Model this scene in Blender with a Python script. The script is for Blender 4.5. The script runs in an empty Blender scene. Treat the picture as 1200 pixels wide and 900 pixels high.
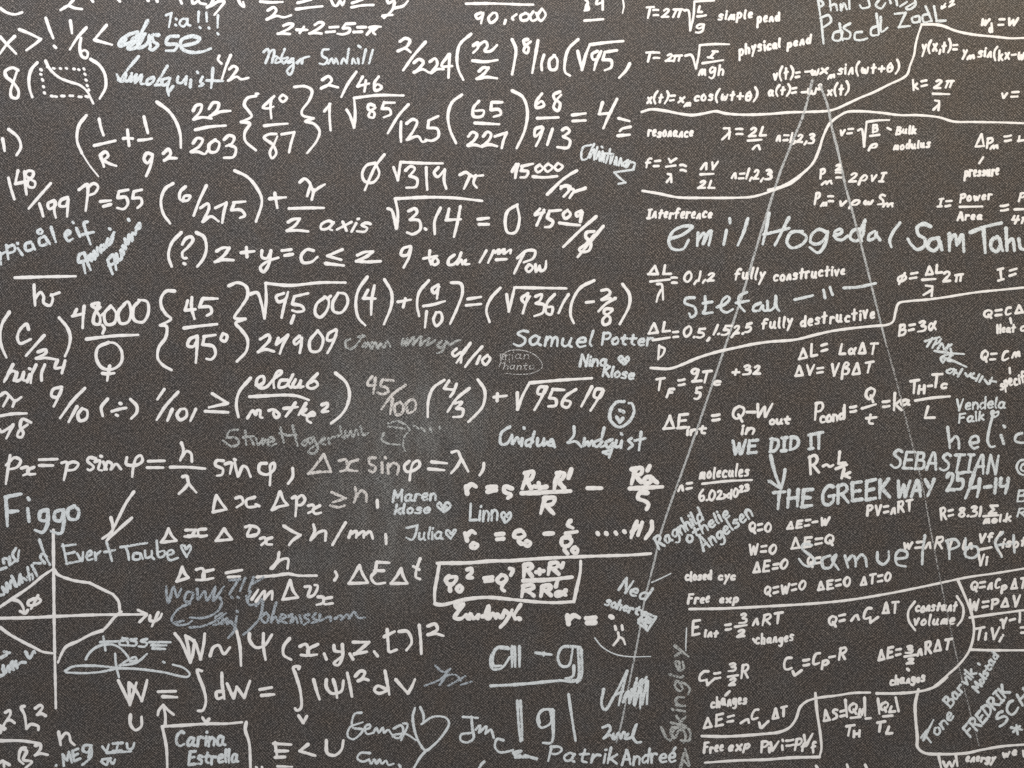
import bpy, math, random
from mathutils import Vector

random.seed(7)
R = math.radians
scene = bpy.context.scene
COL = scene.collection

# ---------------------------------------------------------------- camera
PX = 0.002                       # one photograph pixel is 2 mm on the canvas
CAM_D = 3.4
cam_data = bpy.data.cameras.new('camera')
cam = bpy.data.objects.new('camera', cam_data)
COL.objects.link(cam)
cam.location = (0, -CAM_D, 0)
cam.rotation_euler = (R(90), 0, 0)
cam_data.sensor_width = 36
cam_data.lens = 36 * CAM_D / (1200 * PX)
cam_data.clip_end = 100
scene.camera = cam

# ---------------------------------------------------------------- world and lamps
world = bpy.data.worlds.new('World')
scene.world = world
world.use_nodes = True
bgn = world.node_tree.nodes['Background']
bgn.inputs[0].default_value = (1.0, 0.985, 0.98, 1)
bgn.inputs[1].default_value = 0.43

def area(name, loc, target, size, energy, color):
    d = bpy.data.lights.new(name, 'AREA')
    d.shape = 'RECTANGLE'
    d.size, d.size_y = size
    d.energy = energy
    d.color = color
    o = bpy.data.objects.new(name, d)
    COL.objects.link(o)
    o.location = loc
    o.rotation_euler = (Vector(target) - Vector(loc)).to_track_quat('-Z', 'Y').to_euler()
    return o

area('ceiling_lamp', (-0.8, -1.9, 2.5), (-0.1, 0, 0.3), (2.6, 1.0), 84, (1.0, 0.98, 0.985))
area('warm_ceiling_lamp', (1.9, -1.8, 2.3), (0.9, 0, 0.2), (1.2, 0.9), 40, (1.0, 0.82, 0.54))

scene.view_settings.view_transform = 'Standard'
scene.view_settings.look = 'None'
scene.view_settings.exposure = 0.0
scene.view_settings.gamma = 1
scene.cycles.max_bounces = 4
scene.cycles.transparent_max_bounces = 24
try:
    scene.cycles.use_denoising = False
except Exception:
    pass

# ---------------------------------------------------------------- materials
class NT:
    def __init__(s, name):
        s.m = bpy.data.materials.new(name)
        s.m.use_nodes = True
        s.t = s.m.node_tree
        s.p = s.t.nodes['Principled BSDF']
    def n(s, typ, **kw):
        x = s.t.nodes.new(typ)
        for k, v in kw.items():
            setattr(x, k, v)
        return x
    def l(s, a, b):
        s.t.links.new(a, b)
    def math(s, op, a, b=None, c=None, clamp=False):
        x = s.n('ShaderNodeMath', operation=op)
        x.use_clamp = clamp
        for i, v in enumerate((a, b, c)):
            if v is None: continue
            if isinstance(v, (int, float)): x.inputs[i].default_value = v
            else: s.l(v, x.inputs[i])
        return x.outputs[0]
    def rng(s, v, a, b, c=0.0, d=1.0, smooth=False):
        x = s.n('ShaderNodeMapRange')
        if smooth: x.interpolation_type = 'SMOOTHSTEP'
        s.l(v, x.inputs[0])
        for i, q in enumerate((a, b, c, d)):
            x.inputs[i + 1].default_value = q
        return x.outputs[0]
    def noise(s, vec, scale, detail=2.0, rough=0.5):
        x = s.n('ShaderNodeTexNoise')
        s.l(vec, x.inputs['Vector'])
        x.inputs['Scale'].default_value = scale
        x.inputs['Detail'].default_value = detail
        x.inputs['Roughness'].default_value = rough
        return x.outputs['Fac']
    def scaled(s, vec, sx, sy, sz, rot=(0, 0, 0)):
        x = s.n('ShaderNodeMapping')
        s.l(vec, x.inputs[0])
        x.inputs['Rotation'].default_value = rot
        x.inputs['Scale'].default_value = (sx, sy, sz)
        return x.outputs[0]

def weave(nt):
    """threads of the plain woven canvas: returns a 0..1 height and the object coordinates (metres)"""
    co = nt.n('ShaderNodeTexCoord').outputs['Object']
    warp = nt.noise(nt.scaled(co, 1.0, 1.0, 0.4), 400, 0.5)       # upright threads
    weft = nt.noise(nt.scaled(co, 0.4, 1.0, 1.0), 400, 0.5)       # level threads
    knot = nt.noise(co, 430, 0.5, 0.6)
    sep = nt.n('ShaderNodeSeparateXYZ'); nt.l(co, sep.inputs[0])
    wob = nt.math('MULTIPLY', nt.noise(co, 9.0, 2.0), 0.03)       # the cloth is not stretched quite evenly
    wob2 = nt.math('MULTIPLY', nt.noise(nt.scaled(co, 1.0, 1.0, 1.0, (0, 1.3, 0)), 11.0, 2.0), 0.03)
    kx = nt.math('SINE', nt.math('MULTIPLY', nt.math('ADD', sep.outputs[0], wob), 2 * math.pi / 0.0066))
    kz = nt.math('SINE', nt.math('MULTIPLY', nt.math('ADD', sep.outputs[2], wob2), 2 * math.pi / 0.0062))
    chk = nt.math('MULTIPLY', kx, kz)
    h = nt.math('ADD', nt.math('MULTIPLY', warp, 0.34), nt.math('MULTIPLY', weft, 0.32))
    h = nt.math('ADD', h, nt.math('MULTIPLY', knot, 0.34))
    h = nt.math('ADD', nt.math('MULTIPLY', nt.math('SUBTRACT', h, 0.5), 0.62), 0.5)
    h = nt.math('ADD', h, nt.math('MULTIPLY', chk, 0.085))
    return nt.rng(h, 0.405, 0.615), co, sep

def smudge(nt, sep, cx, cz, rx, rz):
    """0..1 patch where hands have rubbed the canvas"""
    dx = nt.math('DIVIDE', nt.math('SUBTRACT', sep.outputs[0], cx), rx)
    dz = nt.math('DIVIDE', nt.math('SUBTRACT', sep.outputs[2], cz), rz)
    d = nt.math('SQRT', nt.math('ADD', nt.math('MULTIPLY', dx, dx), nt.math('MULTIPLY', dz, dz)))
    return nt.rng(d, 1.0, 0.15, 0.0, 1.0, True)

SM1 = ((466 - 600) * PX, (450 - 480) * PX, 0.34, 0.32)
SM2 = ((425 - 600) * PX, (450 - 610) * PX, 0.32, 0.30)

def cloth_material():
    nt = NT('charcoal_canvas')
    h, co, sep = weave(nt)
    s = nt.math('MAXIMUM', smudge(nt, sep, *SM1), smudge(nt, sep, *SM2))
    patch = nt.noise(co, 3.0, 3.0)
    wipe = nt.noise(nt.scaled(co, 2.2, 1.0, 0.8, (0, 0.5, 0)), 13.0, 3.0, 0.6)   # wiping marks
    s = nt.math('MULTIPLY', s, nt.math('MULTIPLY', nt.rng(patch, 0.25, 0.6), nt.rng(wipe, 0.3, 0.65, 0.25, 1.0)), clamp=True)
    # thread colour from dark valleys to the worn pale tops
    ramp = nt.n('ShaderNodeValToRGB')
    nt.l(h, ramp.inputs[0])
    e = ramp.color_ramp.elements
    e[0].position = 0.0; e[0].color = (0.006, 0.0052, 0.0048, 1)
    e[1].position = 1.0; e[1].color = (0.212, 0.190, 0.177, 1)
    m = e.new(0.5); m.color = (0.0400, 0.0340, 0.0303, 1)
    # uneven dye: faint warm and cool areas
    tint = nt.n('ShaderNodeMix', data_type='RGBA', blend_type='MULTIPLY')
    tint.inputs[0].default_value = 1
    nt.l(ramp.outputs[0], tint.inputs[6])
    dye = nt.n('ShaderNodeValToRGB')
    nt.l(nt.noise(co, 16.0, 4.0, 0.65), dye.inputs[0])
    d = dye.color_ramp.elements
    d[0].position = 0.32; d[0].color = (0.93, 0.98, 1.05, 1)
    d[1].position = 0.68; d[1].color = (1.10, 1.01, 0.92, 1)
    nt.l(dye.outputs[0], tint.inputs[7])
    # chalk dust rubbed into the thread tops
    dust = nt.n('ShaderNodeMix', data_type='RGBA')
    df = nt.math('MULTIPLY', s, nt.rng(h, 0.20, 1.0, 0.05, 0.66), clamp=True)
    haze = nt.noise(nt.scaled(co, 1.0, 1.0, 2.0, (0, 0.35, 0)), 4.5, 5.0, 0.62)
    df = nt.math('ADD', df, nt.math('MULTIPLY', nt.rng(haze, 0.50, 0.75, 0.0, 0.22), nt.rng(h, 0.3, 1.0)))
    lint = nt.noise(co, 240, 0.0)
    df = nt.math('ADD', df, nt.rng(lint, 0.80, 0.86, 0.0, 0.35), clamp=True)
    nt.l(df, dust.inputs[0])
    nt.l(tint.outputs[2], dust.inputs[6])
    dust.inputs[7].default_value = (0.34, 0.36, 0.36, 1)
    nt.l(dust.outputs[2], nt.p.inputs['Base Color'])
    nt.p.inputs['Roughness'].default_value = 0.5
    nt.p.inputs['Specular IOR Level'].default_value = 0.5
    b = nt.n('ShaderNodeBump')
    b.inputs['Strength'].default_value = 0.55
    b.inputs['Distance'].default_value = 0.0006
    nt.l(h, b.inputs['Height'])
    nt.l(b.outputs[0], nt.p.inputs['Normal'])
    return nt.m

def ink_material(name, color, cover, grain, edge=0.25):
    """paint or chalk marker on the weave: covers the threads more or less fully, thin at the edges"""
    nt = NT(name)
    h, co, sep = weave(nt)
    s = nt.math('MAXIMUM', smudge(nt, sep, *SM1), smudge(nt, sep, *SM2))
    v = nt.n('ShaderNodeUVMap').outputs[0]
    su = nt.n('ShaderNodeSeparateXYZ'); nt.l(v, su.inputs[0])
    ed = nt.math('ABSOLUTE', nt.math('SUBTRACT', nt.math('MULTIPLY', su.outputs[1], 2.0), 1.0))
    slow = nt.noise(co, 28, 2.0)
    # where the pigment film sits: whole in the middle, broken by threads at the rim
    c = nt.math('SUBTRACT', cover, nt.math('MULTIPLY', nt.math('POWER', ed, 3.0), edge))
    c = nt.math('SUBTRACT', c, nt.math('MULTIPLY', s, 0.10))
    c = nt.math('ADD', c, nt.rng(slow, 0.25, 0.75, -0.17, 0.13))
    a = nt.math('ADD', c, nt.math('MULTIPLY', nt.math('SUBTRACT', h, 0.5), grain))
    a = nt.rng(a, 0.28, 0.72)
    nt.l(a, nt.p.inputs['Alpha'])
    mx = nt.n('ShaderNodeMix', data_type='RGBA')
    nt.l(nt.rng(h, 0.0, 1.0), mx.inputs[0])
    mx.inputs[6].default_value = tuple(q * 0.80 for q in color) + (1,)
    mx.inputs[7].default_value = tuple(min(0.9, q * 1.06) for q in color) + (1,)
    nt.l(mx.outputs[2], nt.p.inputs['Base Color'])
    nt.p.inputs['Roughness'].default_value = 0.6
    nt.p.inputs['Specular IOR Level'].default_value = 0.25
    b = nt.n('ShaderNodeBump')
    b.inputs['Strength'].default_value = 0.25
    b.inputs['Distance'].default_value = 0.0004
    nt.l(h, b.inputs['Height'])
    nt.l(b.outputs[0], nt.p.inputs['Normal'])
    return nt.m

INK = {
    'W': ink_material('white_marker', (0.90, 0.885, 0.868), 1.12, 0.6),
    'B': ink_material('blue_grey_marker', (0.69, 0.745, 0.775), 1.06, 0.85, 0.30),
    'G': ink_material('worn_white_marker', (0.68, 0.66, 0.64), 0.98, 0.8, 0.3),
    'F': ink_material('faded_blue_marker', (0.44, 0.46, 0.455), 0.86, 0.95, 0.3),
    'L': ink_material('smoky_blue_marker', (0.40, 0.45, 0.50), 0.90, 0.95, 0.3),
    'P': ink_material('grey_pencil', (0.47, 0.49, 0.50), 0.92, 0.9, 0.3),
    'Q': ink_material('faint_grey_pencil', (0.40, 0.40, 0.40), 0.66, 1.2, 0.25),
    'X': ink_material('scratched_grey', (0.50, 0.50, 0.50), 0.74, 0.9, 0.2),
    'K': ink_material('grey_ballpoint', (0.22, 0.20, 0.19), 0.60, 1.2, 0.2),
}

# ---------------------------------------------------------------- the canvas board
board = bpy.data.objects.new('canvas_board', None)
COL.objects.link(board)
board.location = (0, 0.03, -1.15)
board['label'] = 'charcoal woven canvas board covered in white handwritten formulas and pale blue signatures'
board['category'] = 'notice board'

def add_part(name, me, mat, label=None):
    me.materials.append(mat)
    o = bpy.data.objects.new(name, me)
    COL.objects.link(o)
    o.parent = board
    o.matrix_parent_inverse = board.matrix_world.inverted()
    o.location = (-board.location.x, -board.location.y, -board.location.z)
    if label: o['label'] = label
    return o

def canvas_mesh():
    """a stretched canvas: front sheet with rounded, wrapped edges and a very slight slack"""
    W, H, D, r = 1.62, 1.20, 0.03, 0.006
    nx, nz = 72, 54
    vs, fs = [], []
    xs = [-W + 2 * W * i / nx for i in range(nx + 1)]
    zs = [-H + 2 * H * j / nz for j in range(nz + 1)]
    for j, z in enumerate(zs):
        for i, x in enumerate(xs):
            rim = min(i, nx - i, j, nz - j)
            y = 0.0 if rim > 0 else 0.003
            vs.append((x, y, z))
    w = nx + 1
    for j in range(nz):
        for i in range(nx):
            fs.append((j * w + i, j * w + i + 1, (j + 1) * w + i + 1, (j + 1) * w + i))
    ring = [i for i in range(w)] + [j * w + nx for j in range(1, nz + 1)] + \
           [nz * w + i for i in range(nx - 1, -1, -1)] + [j * w for j in range(nz - 1, 0, -1)]
    base = len(vs)
    for k in ring:
        x, y, z = vs[k]
        vs.append((x * (1 + .004 / W), 0.010, z * (1 + .004 / H)))
    for k in ring:
        x, y, z = vs[k]
        vs.append((x * (1 + .004 / W), D + 0.012, z * (1 + .004 / H)))
    n = len(ring)
    for q in range(n):
        p = (q + 1) % n
        fs.append((ring[p], ring[q], base + q, base + p))
        fs.append((base + p, base + q, base + n + q, base + n + p))
    fs.append(tuple(base + n + q for q in range(n)))
    me = bpy.data.meshes.new('canvas')
    me.from_pydata(vs, [], fs)
    me.update()
    return me

add_part('canvas', canvas_mesh(), cloth_material(), 'charcoal plain woven cloth with a rubbed paler patch left of the middle')

FONT = """
0 3,10 .8,7 .6,3 2.8,0 5.4,3 5.6,7.5 3.6,10 2.6,9.6
1 1.2,10 1,5 .8,0
2 .6,8 2.4,10 4.8,9 4.2,5.5 .3,.3/.3,.3 2.5,.8 6,.2
3 .6,9 3,10 4.8,8.6 2.2,5.6/2.2,5.6 5.4,4.2 5,1 .3,.4
4 1.6,9.8 .4,5/.4,5 3,4.6 6,5/4.8,9.6 4.4,5 4,0
5 1.2,9.8 .8,5.8/.8,5.8 4.4,5.6 5.2,2.6 3,.2 .2,.6/1.2,9.6 5.4,10
6 4.4,10 1.4,6.5 .6,2.6 2.6,0 5,1.6 4.4,4.4 1.4,3.6
7 .3,9.6 5.6,9.8/5.6,9.8 3.6,5 2.4,0
8 4.8,8.8 2.6,10 .8,8 3.6,5.2 5.2,2.2 2.8,0 .6,2.2 3,5.2 5,8.2 4,9.7
9 5,9 2.4,10 .5,7.4 2.4,5.2 5,8.6/5,8.8 4.6,4 3.8,0
+ 2.8,6.6 2.8,1/.2,3.8 5.4,3.8
- .2,4 4.4,4.2
= .2,5.7 4.2,6.1/.2,2.0 4.2,2.4
( 3,12 .8,8 .6,3 2.6,-1.6
) .4,12 2.6,8 2.6,3 .2,-1.6
, 1.3,1 .9,-.6 .1,-2.4
. .4,.2 .9,.6
· .4,4 .9,4.6
/ 4.4,12 2,5 0,-2
| .6,11 .6,-2
! .8,10 .6,3/.6,.2 .9,.6
A .2,0 2.4,10/2.4,10 3,10 5.6,0/1.2,3.6 4.8,3.8
B .8,10 .6,0/.6,9.8 4,9.4 3.8,6.4 .8,5.4/.8,5.4 4.8,4.6 4.6,.8 .4,.2
C 5,9 3,10 .6,6.5 1,1.4 3,.1 5.4,1.2
D .8,10 .6,0/.4,9.8 4.6,8.4 5.4,4 3.6,.8 .4,.1
E .8,9.8 .6,.2/.8,9.8 5,10/.8,5.2 4.2,5.4/.6,.2 5.2,.4
F .8,9.8 .6,0/.8,9.8 5.2,10/.8,5.4 4.2,5.6
G 5,9 3,10 .6,6.5 1,1.4 3,.1 5.2,1.4 5.4,4.4/3.2,4.4 5.8,4.6
H .6,10 .6,0/5,10 5.2,0/.6,5 5,5.2
I 1.6,9.8 1.6,.2/.2,9.8 3.2,10/.1,.2 3.2,.2
J 3.4,10 3.4,2 2,0 .2,1.6
K .8,10 .6,0/5,9.8 1,4.6/1.6,5.2 5.6,0
L .8,10 .6,.3/.6,.3 4.8,.4
M .2,0 1,10/1,10 3.4,3.6/3.4,3.6 6,10/6,10 6.6,0
N .6,0 .8,10/.8,10 5,0/5,0 5.2,10
P .8,10 .6,0/.4,9.6 4,10 5.2,7.8 3.6,5.2 .8,4.8
Q 3,10 .8,8 .6,4 2.6,1.4 5.2,4 5.4,8 3.2,10/3.4,4 5.4,-.6
R .8,10 .6,0/.4,9.6 4,10 5,7.6 3.4,5.4 .8,5/2.4,5 5.4,0
S 5,9 2.8,10 .8,7.8 4.4,4.4 4.6,1.4 2.4,0 .2,1.2
T 2.8,9.8 2.7,0/.1,9.7 5.6,10
V .2,10 2.6,0/2.6,0 5.2,10
W .2,10 1.8,0/1.8,0 3.6,7.6/3.6,7.6 5,0/5,0 7,10
Y .2,10 2.8,5/5.4,10 2.2,0
Z .4,9.8 5.2,10/5.2,10 .4,.4/.4,.4 5.6,.4
a 4.2,5 2.4,6 .5,3.4 1.4,.3 3.2,.8 4.4,5/4.3,5.2 4.2,1 5.4,.2
b .8,10 .6,.4/.6,3.8 2.6,5.6 4.6,3.2 3,.2 .6,.6
c 4,5.2 2.4,6 .5,3.4 1.4,.3 4.2,.6
d 4,5 2.2,5.6 .5,3 1.6,.2 4,1.6/4.4,10 4.2,0
e .7,3 4,3.6 3.4,5.8 1.6,5.4 .5,2.8 1.8,.2 4.4,.8
f 4.2,9.4 2.8,10 1.6,8 1.6,0/.2,5.4 3.6,5.6
g 4.2,5 2.2,5.8 .5,3.4 1.8,1 4.2,3/4.3,5.2 4,-2 2.2,-4 .4,-3
h .6,10 .6,0/.6,3.6 2.4,5.8 3.8,4.6 4,0
i .7,5.6 .8,.2/.7,8.2 .9,8.6
j 1.6,5.6 1.5,-2.6 .2,-3.8/1.6,8.2 1.8,8.6
k .6,10 .6,0/3.8,5.8 .8,2.6/1.4,3.2 4.2,0
l .7,10 .7,1.6 1.2,.2
m .5,5.6 .5,0/.5,3.6 1.8,5.8 2.8,4.6 2.8,0/2.8,3.6 4.2,5.8 5.4,4.6 5.5,0
n .5,5.6 .5,0/.5,3.4 2.2,5.8 3.7,4.4 3.9,0
o 2.4,5.8 .5,3.6 1.2,.4 3.6,.6 4.2,4 2.4,5.8
p .7,5.6 .6,-4/.7,4.4 2.8,6 4.4,3.6 2.8,.4 .8,.8
q 4,5 2.2,5.8 .5,3.4 1.8,.6 4,3/4,5.4 3.8,-4
r .5,5.6 .5,0/.5,3.4 2,5.6 3.6,5.2
s 3.8,5.2 2,6 .7,4.4 3.4,2.6 3,.4 .3,.4
t 1.8,8.4 1.6,1.4 3.4,.4/.1,5.6 3.8,5.8
u .5,5.6 .6,1.4 2,.2 3.6,2/3.8,5.6 3.8,1 4.8,.2
v .3,5.6 2,.2/2,.2 4,5.8
w .3,5.6 1.6,.2/1.6,.2 3,4.4/3,4.4 4.2,.2/4.2,.2 5.8,5.8
x .4,5.6 4,.2/4,5.8 .3,.1
y .4,5.6 2,1.4/4.2,5.8 1,-4
z .4,5.6 3.8,5.8/3.8,5.8 .4,.3/.4,.3 4.2,.3
Δ 2.6,9.6 .3,.4/2.6,9.6 5.6,.4/.3,.4 5.6,.4
π .2,6.6 1.6,7.6 5.8,7.4/2,7.2 1,0/4.2,7.4 3.6,2 5,.2
λ .4,8.6 1.6,9 4.6,0/2.6,5 .3,0
ρ .4,-3 1,3 2.8,6 4.8,4.6 3.8,1 1.4,.8
φ 3,6.8 .6,5 1,1.6 3.8,1 5.6,3.8 4.2,6.6 3,6.8/4.2,9 2,-2
θ 3,9.4 .6,6 1.4,.6 3.8,.6 5.2,5 3,9.4/.8,4.8 5,5.2
Σ 5,9.4 .6,9.8/.6,9.8 3.2,5/3.2,5 .3,.3/.3,.3 5.4,.6
ω .8,5.6 .3,2 1.4,.1 3,3.6/3,3.6 3.2,.4 4.6,.2 6,5.6
ψ .4,6 1,2 3,1.4 5,3.6 5.4,6.4/3.6,8 2,-3
γ .3,6 1.6,6.4 2.4,-3/4.6,7 2.4,0
α 5.4,6 3.4,1.4 1.4,.4 .5,3.2 2,5.6 3.6,3.6 5.6,.2
β .4,-3 .8,7 2.4,9.8 4.2,8 2,5.4/2,5.4 4.8,4 4,.8 .8,.8
é .7,3 4,3.6 3.4,5.8 1.6,5.4 .5,2.8 1.8,.2 4.4,.8/2.6,7.4 4,9.4
↙ 4,8 .8,2/.6,6 .8,2/.8,2 4,2.6
R:n .4,.2 2,5 2.8,5.4/2.8,5.4 3.9,.2
R:m .4,.2 1.4,4.6 2.2,5.2/2.2,5.2 2.8,.6/2.8,.6 3.6,4.8 4.4,5.2/4.4,5.2 5.2,.2
R:π 1,0 1.4,7/.1,7 5,7.4/3.8,7.2 3.8,.2
R:v .3,6.4 1.8,.4/1.8,.4 3.6,6.8
R:e .8,3 3.4,4 3,6 1.4,5.4 .6,2.4 1.6,.2 3.8,.6
R:C 4,9 2,9.2 .6,5.6 .8,1 2.2,.3 4.2,1.2
R:t 1.8,9 1.4,.2/.1,5.4 3.6,5.8
R:λ .4,9 2.8,8.2/2.8,8.2 3.6,4 3.8,0/3.2,5.4 .5,.6
R:2 .5,8 2.2,9.6 4,8.4 3,4.6/3,4.6 .3,.5/.3,.5 4.8,.6
R:S 4.2,9 2.2,9.8 .6,7.6 3.4,4.6 3.6,1.6 .2,.4
R:y .4,6.4 1.8,3/3.8,6.8 .8,-4
"""

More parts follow.
